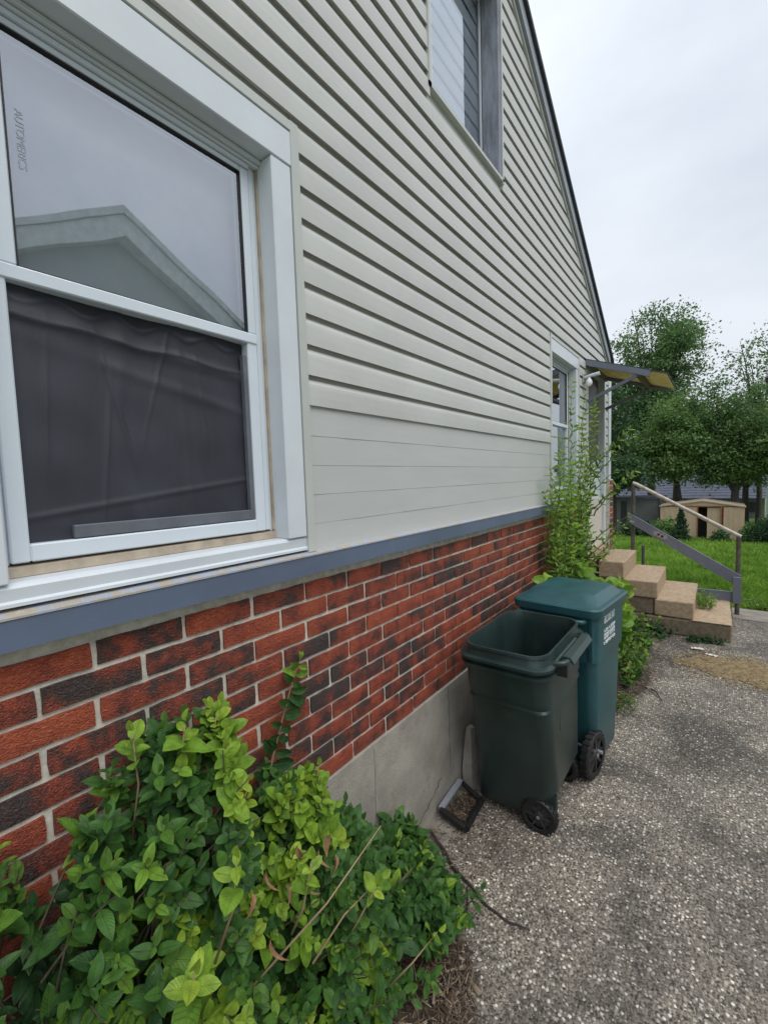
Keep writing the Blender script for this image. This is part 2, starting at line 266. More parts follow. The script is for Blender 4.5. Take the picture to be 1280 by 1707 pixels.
# ------------------------------------------------------------------ mesh helpers
def link(o, parent=None):
    C.objects.link(o)
    if parent is not None: o.parent = parent
    return o
def tag(o, label=None, cat=None, group=None, kind=None):
    if label: o['label'] = label
    if cat: o['category'] = cat
    if group: o['group'] = group
    if kind: o['kind'] = kind
    return o
def empty(name, loc=(0, 0, 0), rz=0, **k):
    o = bpy.data.objects.new(name, None); C.objects.link(o); o.location = loc; o.rotation_euler = (0, 0, rz); o.empty_display_size = .1
    return tag(o, **k)
class MB:
    def __init__(s): s.v = []; s.f = []; s.uv = None
    def box(s, x0, x1, y0, y1, z0, z1, bev=0):
        if bev:
            return s.bbox(x0, x1, y0, y1, z0, z1, bev)
        b = len(s.v); s.v += [(x, y, z) for x in (x0, x1) for y in (y0, y1) for z in (z0, z1)]
        s.f += [[b+i for i in q] for q in ((0, 1, 3, 2), (4, 6, 7, 5), (0, 4, 5, 1), (2, 3, 7, 6), (0, 2, 6, 4), (1, 5, 7, 3))]
        return s
    def bbox(s, x0, x1, y0, y1, z0, z1, e):
        # box with chamfered edges (24 verts)
        b = len(s.v); idx = {}
        X = (x0, x1); Y = (y0, y1); Z = (z0, z1)
        for i in (0, 1):
            for j in (0, 1):
                for k in (0, 1):
                    sx, sy, sz = (1-2*i)*e, (1-2*j)*e, (1-2*k)*e
                    for a, p in enumerate(((X[i], Y[j]+sy, Z[k]+sz), (X[i]+sx, Y[j], Z[k]+sz), (X[i]+sx, Y[j]+sy, Z[k]))):
                        idx[i, j, k, a] = len(s.v); s.v.append(p)
        g = lambda i, j, k, a: idx[i, j, k, a]
        F = []
        for i in (0, 1):
            q = [g(i, 0, 0, 0), g(i, 1, 0, 0), g(i, 1, 1, 0), g(i, 0, 1, 0)]; F.append(q if i else q[::-1])
        for j in (0, 1):
            q = [g(0, j, 0, 1), g(0, j, 1, 1), g(1, j, 1, 1), g(1, j, 0, 1)]; F.append(q if j else q[::-1])
        for k in (0, 1):
            q = [g(0, 0, k, 2), g(1, 0, k, 2), g(1, 1, k, 2), g(0, 1, k, 2)]; F.append(q if k else q[::-1])
        for i in (0, 1):
            for j in (0, 1):
                q = [g(i, j, 0, 0), g(i, j, 0, 1), g(i, j, 1, 1), g(i, j, 1, 0)]; F.append(q if i == j else q[::-1])
        for i in (0, 1):
            for k in (0, 1):
                q = [g(i, 0, k, 0), g(i, 1, k, 0), g(i, 1, k, 2), g(i, 0, k, 2)]; F.append(q if i == k else q[::-1])
        for j in (0, 1):
            for k in (0, 1):
                q = [g(0, j, k, 1), g(0, j, k, 2), g(1, j, k, 2), g(1, j, k, 1)]; F.append(q if j == k else q[::-1])
        for i in (0, 1):
            for j in (0, 1):
                for k in (0, 1):
                    q = [g(i, j, k, 0), g(i, j, k, 1), g(i, j, k, 2)]; F.append(q if (i+j+k) % 2 else q[::-1])
        s.f += F
        return s
    def beam(s, a, b, w, h, upv=(0, 0, 1)):
        a = Vector(a); b = Vector(b); d = (b-a).normalized(); sx = d.cross(Vector(upv)).normalized(); sz = sx.cross(d)
        i = len(s.v)
        for p in (a, b):
            for x, z in ((-1, -1), (1, -1), (1, 1), (-1, 1)): s.v.append(tuple(p+sx*x*w/2+sz*z*h/2))
        s.f += [[i, i+3, i+2, i+1], [i+4, i+5, i+6, i+7]]+[[i+k, i+(k+1) % 4, i+4+(k+1) % 4, i+4+k] for k in range(4)]
        return s
    def tube(s, pts, rad, seg=8, cap=True):
        pts = [Vector(p) for p in pts]; i0 = len(s.v); n = len(pts)
        if not hasattr(rad, '__len__'): rad = [rad]*n
        ref = Vector((0, 0, 1))
        for k, p in enumerate(pts):
            d = (pts[min(k+1, n-1)]-pts[max(k-1, 0)]).normalized()
            if abs(d.dot(ref)) > .95: ref = Vector((1, 0, 0)) if abs(d.x) < .9 else Vector((0, 1, 0))
            a = d.cross(ref).normalized(); b = d.cross(a); ref = -b if b.length else ref
            ref = a.cross(d)
            for q in range(seg):
                t = 2*math.pi*q/seg; s.v.append(tuple(p+(a*math.cos(t)+b*math.sin(t))*rad[k]))
        for k in range(n-1):
            for q in range(seg):
                s.f.append([i0+k*seg+q, i0+k*seg+(q+1) % seg, i0+(k+1)*seg+(q+1) % seg, i0+(k+1)*seg+q])
        if cap: s.f.append([i0+q for q in range(seg)][::-1]); s.f.append([i0+(n-1)*seg+q for q in range(seg)])
        return s
    def loft(s, rings, close=True, cap0=False, cap1=False):
        n = len(rings[0]); i0 = len(s.v)
        for r in rings: s.v += [tuple(p) for p in r]
        for k in range(len(rings)-1):
            for q in range(n if close else n-1):
                s.f.append([i0+k*n+q, i0+k*n+(q+1) % n, i0+(k+1)*n+(q+1) % n, i0+(k+1)*n+q])
        if cap0: s.f.append([i0+q for q in range(n)][::-1])
        if cap1: s.f.append([i0+(len(rings)-1)*n+q for q in range(n)])
        return s
    def prism_y(s, prof, y0, y1):   # prof: list of (x,z), extruded along y
        i = len(s.v); n = len(prof)
        s.v += [(x, y0, z) for x, z in prof]+[(x, y1, z) for x, z in prof]
        s.f += [[i+k, i+n+k, i+n+(k+1) % n, i+(k+1) % n] for k in range(n)]
        s.f += [[i+k for k in range(n)], [i+n+k for k in range(n)][::-1]]
        return s
    def poly_x(s, pts, x0, x1):     # pts: (y,z) polygon, extruded along x
        i = len(s.v); n = len(pts)
        s.v += [(x0, y, z) for y, z in pts]+[(x1, y, z) for y, z in pts]
        s.f += [[i+k, i+(k+1) % n, i+n+(k+1) % n, i+n+k] for k in range(n)]
        s.f += [[i+k for k in range(n)][::-1], [i+n+k for k in range(n)]]
        return s
    def mesh(s, name, m, smooth=False):
        me = bpy.data.meshes.new(name); me.from_pydata(s.v, [], s.f)
        if m: me.materials.append(m)
        if smooth is not False:
            me.shade_smooth()
            if smooth is not True: me.set_sharp_from_angle(angle=R(smooth))
        me.update(); return me
    def build(s, name, m, parent=None, smooth=False, **k):
        import bmesh
        me = s.mesh(name, m, smooth)
        bm = bmesh.new(); bm.from_mesh(me); bmesh.ops.recalc_face_normals(bm, faces=bm.faces); bm.to_mesh(me); bm.free()
        if smooth is not False and smooth is not True: me.set_sharp_from_angle(angle=R(smooth))
        o = bpy.data.objects.new(name, me); link(o, parent); return tag(o, **k)
def copy_tree(o, parent=None):
    c = o.copy(); C.objects.link(c); c.parent = parent
    for ch in list(o.children): copy_tree(ch, c)
    return c
def np_mesh(name, V, F, mat_, tone=None, uv=None, smooth=True):
    V = np.asarray(V, np.float32); F = np.asarray(F, np.int32); k = F.shape[1]
    me = bpy.data.meshes.new(name); me.vertices.add(len(V)); me.vertices.foreach_set('co', V.ravel())
    me.loops.add(F.size); me.loops.foreach_set('vertex_index', F.ravel())
    me.polygons.add(len(F)); me.polygons.foreach_set('loop_start', np.arange(len(F), dtype=np.int32)*k)
    me.update(calc_edges=True)
    if tone is not None:
        a = me.attributes.new('tone', 'FLOAT', 'POINT'); a.data.foreach_set('value', np.asarray(tone, np.float32))
    if uv is not None:
        u = me.uv_layers.new(name='UVMap'); u.data.foreach_set('uv', np.asarray(uv, np.float32)[F.ravel()].ravel())
    me.materials.append(mat_)
    if smooth: me.shade_smooth()
    return me

# ------------------------------------------------------------------ ground and paving
def gz(y):                                   # the yard falls away behind the house
    return 0. if y < 7 else (-.093*(y-7) if y < 31 else -.093*24-.01*(y-31))
mb = MB(); xs = [-300, -60, -25, -12, -6, -3, -1, 1, 3, 6, 12, 25, 60, 300]; ys = [-300, -60, -12, 0, 6.9, 7, 10, 14, 19, 25, 31, 45, 70, 150, 400]
for y in ys:
    for x in xs: mb.v.append((x, y, gz(y)-.008))
n = len(xs)
for j in range(len(ys)-1):
    for i in range(n-1): mb.f.append([j*n+i, j*n+i+1, (j+1)*n+i+1, (j+1)*n+i])
mb.build('ground', LAWNB, kind='structure')
mb = MB(); b = [(-1.14, -6), (7, -6), (7, 6.35), (.46, 6.35), (.30, 6.75), (-.95, 6.75), (-1.14, 6.6)]
mb.v = [(x, y, 0) for x, y in b]; mb.f = [list(range(len(b)))]
mb.build('driveway', AGG, kind='structure')
mb = MB().box(.15, 6.2, 6.25, 6.72, -.05, .012, .006); mb.build('concrete_kerb', APRON, kind='structure')
# plain concrete strip and soil bed along the wall foot
mb = MB(); ee = [(-1.12, -2)]
for i in range(26):
    y = -2+i*.16; ee.append((-.99+.02*math.sin(i*1.7)+random.uniform(-.008, .008), y))
ee.append((-1.03, 2.12)); ee.append((-1.12, 2.12))
mb.v = [(x, y, .005) for x, y in ee]; mb.f = [list(range(len(ee)))]
mb.build('wall_foot_strip', APRON, kind='structure')
def blob(cx, cy, rx, ry, h, name, m, seed, nr=7, na=26, rough=.3, **k):
    rr = random.Random(seed); ph = [rr.uniform(0, 6) for _ in range(4)]
    mb = MB(); mb.v.append((cx, cy, h+.004))
    for i in range(1, nr+1):
        t = i/nr
        for a in range(na):
            an = 2*math.pi*a/na; q = 1+rough*(.5*math.sin(2*an+ph[0])+.35*math.sin(3*an+ph[1])+.3*math.sin(7*an+ph[2]))
            mb.v.append((cx+rx*t*q*math.cos(an), cy+ry*t*q*math.sin(an), .003+h*(1-t*t)*(1+rr.uniform(-.4, .4))*(1 if t < 1 else 0)))
    for a in range(na): mb.f.append([0, 1+a, 1+(a+1) % na])
    for i in range(nr-1):
        for a in range(na): mb.f.append([1+i*na+a, 1+(i+1)*na+a, 1+(i+1)*na+(a+1) % na, 1+i*na+(a+1) % na])
    return mb.build(name, m, smooth=True, **k)
blob(-.82, 4.2, .33, 1.25, .035, 'soil_bed', EARTH, 3, kind='structure')
blob(-.84, 1.02, .20, .42, .02, 'soil_patch', EARTH, 9, kind='structure')
blob(.22, 4.62, .42, .30, .022, 'spilled_sawdust', SAND, 12, nr=12, na=40, label='patch of tan sawdust spilled on the driveway near the steps', cat='sawdust', kind='stuff')

# pebbles of the exposed aggregate
N = 26000
oct_ = np.array([(1, 0, 0), (.6, .75, 0), (-.45, .85, 0), (-1, .1, 0), (-.5, -.8, 0), (.55, -.8, 0), (.1, .05, .55)])
of = np.array([(0, 1, 6), (1, 2, 6), (2, 3, 6), (3, 4, 6), (4, 5, 6), (5, 0, 6)])
yy = .8+5.2*rng.random(N)**1.5; xx = -.98+rng.random(N)*(1.6+.35*yy)
keep = (xx < .15+.42*yy-.45) | (xx < .3); xx = xx[keep]; yy = yy[keep]; N = len(xx)
sz = rng.uniform(.0028, .0068, N)*(.85+.12*yy); an = rng.random(N)*6.283; asp = rng.uniform(.6, 1, N)
V = np.repeat(oct_[None], N, 0)*np.stack([sz, sz*asp, sz*.75], 1)[:, None]
V = V*(1+rng.uniform(-.2, .2, V.shape)*np.array([1, 1, .3]))
c, s_ = np.cos(an)[:, None], np.sin(an)[:, None]
V = np.stack([V[..., 0]*c-V[..., 1]*s_+xx[:, None], V[..., 0]*s_+V[..., 1]*c+yy[:, None], V[..., 2]+.0005], -1)
tone = np.repeat(np.clip(rng.beta(1.5, 1.5, N), 0, 1), 7)
me = np_mesh('loose_pebbles', V.reshape(-1, 3), (of[None]+np.arange(N)[:, None, None]*7).reshape(-1, 3), PEB, tone)
link(tag(bpy.data.objects.new('loose_pebbles', me), 'small white, grey and brown pebbles bedded in the driveway surface', 'pebbles', kind='stuff'))

# ------------------------------------------------------------------ the house
W = -1.1156
house = empty('house', (W, 2, 0), label='two-storey house with pale grey vinyl siding over red brick beside the driveway', cat='house')
HO = Vector((W, 2, 0))
def hb(mb, name, m, parent=None, **k):         # build in world coordinates under the house
    off = HO
    mb.v = [(x-off.x, y-off.y, z-off.z) for x, y, z in mb.v]
    return mb.build(name, m, parent or house, **k)
Y0, Y1 = -4.0, 6.20
PK = 1.1
def rake_z(y): return 4.705-.57*(abs(y-PK)-(2.95-PK))       # underside line of the rake board
WIN = [(.135, 1.045, 1.45, 2.825), (3.735, 4.645, 1.45, 2.825), (1.885, 2.775, 3.515, 4.60), (4.94, 5.93, 0, 2.86)]
FT = .618                                    # foundation top
LB, LT = 1.393, 1.462                        # ledge
hb(MB().box(W-.25, W+.010, Y0, Y1+.012, -.3, FT), 'foundation', CONC)
fd = MB(); rr = random.Random(6)
for yj in (1.33, 3.7): hb(MB().prism_y([(W+.0105, .02), (W+.013, .03), (W+.012, FT-.02), (W+.0105, FT-.01)], yj, yj+.012), 'form_seam', CONC)
ck = MB(); y_, z_ = 1.60, .02
P_ = []
for i in range(14): P_.append((W+.0105, y_+.02*i+rr.uniform(-.008, .008), z_+.011*i+rr.uniform(-.012, .016)))
ck.tube(P_, [.0012+.0012*math.sin(i*.7)**2 for i in range(14)], 4)
P_ = [(W+.0105, 1.955+rr.uniform(-.006, .006), FT-.01-.04*i) for i in range(12)]; ck.tube(P_, .0011, 4)
hb(ck, 'crack', BLACK)
hb(MB().box(W-.20, W-.0085, Y0+.01, Y1-.012, FT-.01, 1.40), 'mortar', MORTAR)
# bricks
BL, BH, CY, CZ = .1995, .0555, .213, .0677
def brick_mb(seed):
    rr = random.Random(seed); mb = MB(); nx, nz_ = 6, 2; g = {}
    for i in range(nx+1):
        for j in range(nz_+1):
            y = -BL/2+BL*i/nx; z = -BH/2+BH*j/nz_; edge = i in (0, nx) or j in (0, nz_)
            x = -.0016 if edge else rr.uniform(-.0004, .0014)
            if edge: y += rr.uniform(-.0012, .0012); z += rr.uniform(-.0012, .0012)
            g[i, j] = len(mb.v); mb.v.append((x, y, z))
    for i in range(nx):
        for j in range(nz_): mb.f.append([g[i, j], g[i+1, j], g[i+1, j+1], g[i, j+1]])
    bd = [g[i, 0] for i in range(nx+1)]+[g[nx, j] for j in range(1, nz_+1)]+[g[i, nz_] for i in range(nx-1, -1, -1)]+[g[0, j] for j in range(nz_-1, 0, -1)]
    b0 = len(mb.v); mb.v += [(-.03, mb.v[q][1], mb.v[q][2]) for q in bd]; m = len(bd)
    mb.f += [[bd[q], b0+q, b0+(q+1) % m, bd[(q+1) % m]] for q in range(m)]
    return mb
def brick_mesh(seed):
    o = brick_mb(seed).build('brick', BRICK); me = o.data; bpy.data.objects.remove(o); return me
BM = [brick_mesh(i) for i in range(5)]
cells = []
zc0 = H-.371; yb0 = .213*0 + .369                   # joints of the first course
for r_ in range(11):
    off = 0 if r_ % 2 == 0 else .5
    k = -3
    for k in range(-2, 29):
        yj = yb0+CY*(k-off)+.0; yc = yj+CY/2
        if yc-BL/2 < Y0 or yc > Y1-.06: continue
        if yc+BL/2 > 4.94 and yc-BL/2 < 5.93 and (zc0-r_*CZ) > .74: continue
        cells.append((yc, zc0-r_*CZ, r_))
cells.sort(key=lambda c: (c[0]-.2)**2 if c[0] > .2 else 50+c[0]**2)
rest = MB()
for q, (yc, z, r_) in enumerate(cells):
    dx, dy, dz = random.uniform(-.0012, .0018), random.uniform(-.002, .002), random.uniform(-.0013, .0013)
    if q < 300:
        o = bpy.data.objects.new('brick', BM[q % 5]); link(o, house); o.location = (dx, yc+dy-HO.y, z+dz)
        o.rotation_euler = (random.uniform(-.004, .004), 0, 0); 
    else:
        m = brick_mb(q); b0 = len(rest.v); rest.v += [(x+W+dx, y+yc+dy, zz+z+dz) for x, y, zz in m.v]; rest.f += [[b0+i for i in f] for f in m.f]
hb(rest, 'brick_run', BRICK, kind='stuff')
# brick end pier past the door
for k in range(13):
    o = bpy.data.objects.new('pier_brick', BM[k % 5]); link(o, house); o.location = (.058, 6.095-HO.y, 1.575-k*CZ); o.scale = (1.0, .95, 1)
# ledge above the bricks
hb(MB().prism_y([(W-.02, LB), (W+.042, LB), (W+.042, LT-.008), (W-.02, LT-.007)], Y0, 4.935), 'brick_ledge', LEDGE)
hb(MB().prism_y([(W-.02, LT-.0065), (W+.0445, LT-.0075), (W+.0445, LT-.003), (W-.02, LT+.006)], Y0, 4.935), 'ledge_cap', PEEL, label='ledge top with peeling paint')
# wall core behind the siding
core = MB()
def core_rect(y0, y1, z0, z1): core.box(W-.16, W-.002, y0, y1, z0, z1)
core_rect(Y0, .14, 1.40, 3.0); core_rect(1.04, 3.74, 1.40, 3.0); core_rect(.14, 1.04, 2.82, 3.0); core_rect(3.74, 4.64, 2.82, 3.0)
core_rect(4.64, 4.945, .6, 3.0); core_rect(5.925, Y1-.02, 0.6, 3.0); core_rect(4.945, 5.925, 2.855, 3.0)
core.poly_x([(Y0, 3.0), (1.89, 3.0), (1.89, 5.2), (PK, 5.70), (Y0, 3.0)][:4], W-.16, W-.002)
core.poly_x([(2.795, 3.0), (5.75, 3.0), (2.795, 4.72)], W-.16, W-.002)
core.box(W-.16, W-.002, 1.89, 2.795, 3.0, 3.52); core.poly_x([(1.89, 4.6), (2.795, 4.6), (2.795, 4.72), (1.89, 5.2)], W-.16, W-.002)
hb(core, 'wall_core', TRIMB)
# siding planks: dutch-lap profile
E4 = .1005; K0 = 2.762
def plank_prof(zb):
    return [(W+.004, zb+.010), (W+.0175, zb+.010), (W+.0175, zb), (W+.0195, zb), (W+.0195, zb+.030), (W+.0185, zb+.060),
            (W+.0172, zb+.071), (W+.0085, zb+.086), (W+.0015, zb+.088), (W+.0005, zb+.094), (W+.0005, zb+E4+.012), (W-.001, zb+E4+.012), (W-.001, zb+.010)]
def spans(zb):
    zt = zb+E4
    # full extent under the rake
    if zt <= 3.0: a, b = Y0, min(Y1-.03, PK+(2.95-PK)+(4.705-zb)/.57)
    else: a = PK-((2.95-PK)+(4.705-zb)/.57); b = PK+((2.95-PK)+(4.705-zb)/.57)
    a = max(a, Y0); b = min(b, Y1-.03)
    seg = [(a, b)]
    for (wy0, wy1, wz0, wz1) in WIN:
        if zb+E4-.004 > wz0 and zb < wz1-.02:
            new = []
            for p, q in seg:
                if wy1 <= p or wy0 >= q: new.append((p, q)); continue
                if wy0 > p: new.append((p, wy0+.012))
                if wy1 < q: new.append((wy1-.012, q))
            seg = new
    return seg
k = 8
while True:
    zb = K0-E4*k
    if zb > 5.6: break
    for (a, b) in spans(zb):
        if b-a < .03 or b < a: continue
        # split long runs where the vinyl panels overlap
        cuts = [a]; 
        L_ = (2.9 if k % 2 else 4.1)
        if b-a > 4.2: cuts.append(a+L_+.1*math.sin(k*2.1))
        cuts.append(b)
        for i in range(len(cuts)-1):
            hb(MB().prism_y([(x+(.0012*(i % 2)), z) for x, z in plank_prof(zb)], cuts[i]-(.02 if i else 0), cuts[i+1]), 'siding_plank', SIDING)
    k -= 1
# smooth skirt panel below the last course, in sheets
zs = K0-E4*8
for (a, b) in ((Y0, .147), (1.033, 3.747), (4.633, 4.945)):
    m_ = MB(); rr = random.Random(int(a*10)); nn = max(2, int((b-a)/.12)); prof = [(LT-.004, .003)]
    for q_ in range(4, -1, -1):
        zq = zs-E4*q_-.0; prof += [(zq-.0008, .0004), (zq, .0016)]
    prof = prof[:-1]+[(zs+.012, .0002)]
    for i in range(nn+1):
        y = a+(b-a)*i/nn
        for j, (z, pj) in enumerate(prof): m_.v.append((W+.009+pj+rr.uniform(-.0006, .0006), y, z))
    for i in range(nn):
        for j in range(len(prof)-1):
            q = i*len(prof)+j; m_.f.append([q, q+len(prof), q+len(prof)+1, q+1])
    hb(m_, 'skirt_panel', SKIRT, smooth=14)
hb(MB().prism_y([(W+.007, 1.955), (W+.014, 1.957), (W+.011, 1.966), (W+.006, 1.966)], 1.035, 1.95), 'panel_lip', SIDING)

# rake board, drip edge, roof
def rake_strip(x0, x1, d0, d1, name, m, ya=PK, yb=6.02):
    mb = MB()
    for sgn in (1, -1):
        pts = [(PK, rake_z(PK)+d0), (PK+sgn*(yb-PK), rake_z(yb)+d0), (PK+sgn*(yb-PK), rake_z(yb)+d1), (PK, rake_z(PK)+d1)]
        mb.poly_x(pts, x0, x1)
    return hb(mb, name, m)
rake_strip(W-.01, W+.030, -.005, .030, 'rake_trim', SIDING)
rake_strip(W-.01, W+.050, .032, .135, 'rake_board', FASCIA)
rake_strip(W-.30, W+.072, .138, .172, 'drip_edge', ROOF, yb=6.12)
mb = MB()
for sgn in (1, -1):
    mb.poly_x([(PK, rake_z(PK)+.174), (PK+sgn*5.15, rake_z(PK+5.15)+.174), (PK+sgn*5.15, rake_z(PK+5.15)+.20), (PK, rake_z(PK)+.20)], W-9, W+.060)
hb(mb, 'roof', ROOF)
hb(MB().box(W-9, W+.03, 6.10, 6.20, rake_z(6.1)+.03, rake_z(6.1)+.15, .01), 'gutter', WHITE)
hb(MB().box(W-.02, W+.026, 6.155, 6.205, .63, rake_z(6.2)+.05).box(W-.02, W+.030, 6.05, 6.150, 1.62, rake_z(6.2)+.05), 'corner_board', WHITE)
# side, back walls so that the inside is dark
hb(MB().box(W-9, W-.161, 6.02, 6.18, -.2, 2.95).box(W-9, W-.161, Y0, Y0+.15, -.2, 2.9).box(W-9.1, W-9, Y0, 6.18, -.2, 3.2), 'far_walls', HWALL)
hb(MB().box(W-8.9, W-.17, Y0+.2, 6.0, 1.20, 1.25).box(W-8.9, W-.17, Y0+.2, 6.0, 3.10, 3.15).box(W-2.6, W-2.5, Y0+.2, 6.0, 1.25, 3.1).box(W-1.6, W-1.55, PK-2.5, PK+3, 3.15, 5.0), 'interior_partition', DARKROOM)

# ---- double-hung window
def window(yo, curtain=True):
    z = H; lc = .080 if curtain else .022
    o = MB()
    o.box(W-.10, W+.019, yo+.785, yo+.862, z-.180, z+.998, .003)          # right casing
    o.box(W-.10, W+.019, yo, yo+lc, z-.180, z+.998, .003)               # left casing
    o.box(W-.10, W+.021, yo-.002, yo+.866, z+1.0, z+1.105, .003)          # head casing
    o.box(W-.10, W-.030, yo+.080, yo+.785, z+.986, z+.998, .002)          # stepped soffit
    o.box(W-.10, W-.040, yo+.080, yo+.785, z+.977, z+.985, .002)
    win = hb(o, 'window', WHITE)
    def sub(m_, name, mt, **k): return hb(m_, name, mt, parent=win, **k)
    # siding-coloured J channel
    j = MB().box(W-.01, W+.024, yo+.864, yo+.897, z-.235, z+1.14, .002).box(W-.01, W+.024, yo-.035, yo-.002, z-.235, z+1.14, .002).box(W-.01, W+.023, yo-.035, yo+.897, z+1.107, z+1.139, .002)
    sub(j, 'channel_trim', TRIMB)
    sub(MB().prism_y([(W-.10, z-.150), (W-.045, z-.158), (W-.045, z-.178), (W-.10, z-.178)], yo+.08, yo+.785), 'sill_strip', TAN)
    sub(MB().prism_y([(W-.10, z-.178), (W+.000, z-.180), (W+.008, z-.184), (W+.012, z-.190), (W+.010, z-.214), (W+.016, z-.219), (W+.016, z-.226), (W-.10, z-.226)], yo-.02, yo+.885), 'sill', WHITE)
    fr = MB()                                                             # outer vinyl frame
    fr.box(W-.12, W-.060, yo+.773, yo+.786, z-.155, z+.976, .002).box(W-.12, W-.056, yo+.752, yo+.772, z-.150, z+.976, .003)
    fr.box(W-.12, W-.060, yo+.079, yo+.100, z-.155, z+.958, .003)
    fr.box(W-.12, W-.046, yo+.08, yo+.751, z+.964, z+.976, .002)
    sub(fr, 'frame', VINYL)
    sub(MB().box(W-.0595, W-.050, yo+.7785, yo+.7845, z-.15, z+.975), 'weather_bead', TAN)
    lo = MB()                                                             # lower sash with mitred corners
    lo.box(W-.085, W-.050, yo+.100, yo+.134, z-.150, z+.466, .003).box(W-.085, W-.050, yo+.715, yo+.750, z-.150, z+.466, .003)
    lo.box(W-.084, W-.049, yo+.134, yo+.715, z-.150, z-.112, .003).box(W-.084, W-.046, yo+.1005, yo+.7495, z+.437, z+.468, .003)
    sub(lo, 'lower_sash', VINYL)
    us = MB()
    us.box(W-.098, W-.052, yo+.100, yo+.156, z+.47, z+.963, .003).box(W-.098, W-.052, yo+.722, yo+.751, z+.47, z+.963, .003)
    us.box(W-.097, W-.053, yo+.156, yo+.722, z+.946, z+.963, .003)
    sub(us, 'upper_sash', VINYL)
    gk = MB()
    for (a, b, c, d) in ((.1565, .159, .47, .945), (.719, .7215, .47, .945), (.159, .719, .9425, .9455), (.159, .719, .469, .4715)): gk.box(W-.080, W-.0525, yo+a, yo+b, z+c, z+d)
    sub(gk, 'gasket', BLACK)
    g = MB(); g.v = [(W-.060, yo+.15, z+.45), (W-.060, yo+.73, z+.45), (W-.060, yo+.73, z+.955), (W-.060, yo+.15, z+.955)]; g.f = [[0, 1, 2, 3]]
    sub(g, 'glass_pane', GLASS)
    if curtain:
        ny, nz_ = 150, 110; cl = MB()                                       # dark screen fabric, wrinkled
        for i in range(ny+1):
            for jj in range(nz_+1):
                y = yo+.130+.590*i/ny; t = jj/nz_; zz = z-.115+.556*t
                u = i/ny
                dx = .0035*math.sin(u*9+1.2*t)*(.5+t)+.004*math.exp(-((u-.33-.10*(1-t)+.05*math.sin(5*t))/.035)**2)+.003*math.exp(-((u-.66+.03*t)/.02)**2)
                dx += .005*math.exp(-((t-.90+.10*u)/.03)**2)+.003*math.exp(-((t-.82+.22*u)/.03)**2)*(1 if u > .3 else .3)+.0015*math.sin(38*u+6*t)*math.exp(-((t-.93)/.08)**2)+.003*math.exp(-((t-.10-.14*u)/.012)**2)
                dx += .0012*math.sin(23*t+5*u)*math.sin(11*u); dx *= 1.1
                for (u0, su, t0, wd_, am) in ((.36, -.22, .55, .010, .006), (.30, .10, .35, .008, .005), (.74, -.10, .6, .007, .004), (.10, .06, .5, .008, .005), (.55, .25, .8, .007, .004)):
                    dx += am*math.exp(-((u-u0-su*(t-t0))/wd_)**2)*math.exp(-((t-t0)/.28)**2)
                dx += .004*math.exp(-((t-.955+.02*math.sin(30*u))/.012)**2)+.004*math.exp(-((t-.885+.06*u+.008*math.sin(17*u))/.010)**2)
                cl.v.append((W-.078+dx, y, zz))
        for i in range(ny):
            for jj in range(nz_): q = i*(nz_+1)+jj; cl.f.append([q, q+nz_+1, q+nz_+2, q+1])
        sub(cl, 'screen_fabric', MESHC, smooth=True)
        sub(MB().box(W-.075, W-.056, yo+.700, yo+.713, z-.11, z+.40, .002).box(W-.075, W-.058, yo+.22, yo+.705, z-.110, z-.080, .002), 'screen_rail', RAILDK)
        cu = MB(); nn = 60                                                # pale curtain behind the upper pane
        for i in range(nn+1):
            u = i/nn; y = yo+.06+.74*u
            for jj in range(13):
                t = jj/12
                cu.v.append((W-.125+.010*math.sin(u*9+1.4*t)*(1-.5*t)+.010*math.sin(u*4+t*2)-.018*max(0, t-.6)*math.sin(u*3.1), y, z+.40+.62*t))
        for i in range(nn):
            for jj in range(12): q = i*13+jj; cu.f.append([q, q+13, q+14, q+1])
        sub(cu, 'curtain', CURT, smooth=True)
        tx = bpy.data.curves.new('print_text', 'FONT'); tx.body = 'AUTOMERICS'; tx.size = .021; tx.align_x = 'CENTER'; tx.space_character = .92
        tmp = bpy.data.objects.new('print_text', tx); me = bpy.data.meshes.new_from_object(tmp); bpy.data.objects.remove(tmp); me.materials.append(GLASSPRINT)
        to = bpy.data.objects.new('glass_print', me); link(to, win)
        to.matrix_local = Matrix.Translation((-.0588, yo+.176-HO.y, z+.735)) @ Matrix(((0, 0, 1, 0), (0, 1, 0, 0), (-1, 0, 0, 0), (0, 0, 0, 1)))
    else:
        g = MB(); g.v = [(W-.070, yo+.12, z-.13), (W-.070, yo+.73, z-.13), (W-.070, yo+.73, z+.45), (W-.070, yo+.12, z+.45)]; g.f = [[0, 1, 2, 3]]
        sub(g, 'glass_pane', GLASS)
    return win
window(.15, True); window(3.75, False)
# ---- upper window, deep weathered jambs
zl, zh = H+1.832, 4.585
o = MB().box(W-.01, W+.026, 1.885, 1.905, zl-.02, zh).box(W-.01, W+.026, 2.752, 2.772, zl-.03, zh).box(W-.01, W+.026, 1.885, 2.772, zl-.02, zl-.002).box(W-.01, W+.026, 1.885, 2.772, zh, zh+.02)
uw = hb(o, 'upper_window', TRIMB)
hb(MB().box(W-.087, W+.020, 2.715, 2.7515, zl, zh, .003), 'jamb', GREYWOOD, parent=uw, label='weathered bare wooden jamb')
hb(MB().box(W-.096, W-.089, 2.700, 2.7145, zl, zh), 'screen_edge', WHITE, parent=uw)
hb(MB().box(W-.27, W-.098, 2.7165, 2.7515, zl, zh, .003), 'inner_jamb', GREYPAINT, parent=uw)
hb(MB().box(W-.27, W+.018, 1.907, 1.930, zl, zh, .003), 'near_jamb', WHITE, parent=uw)
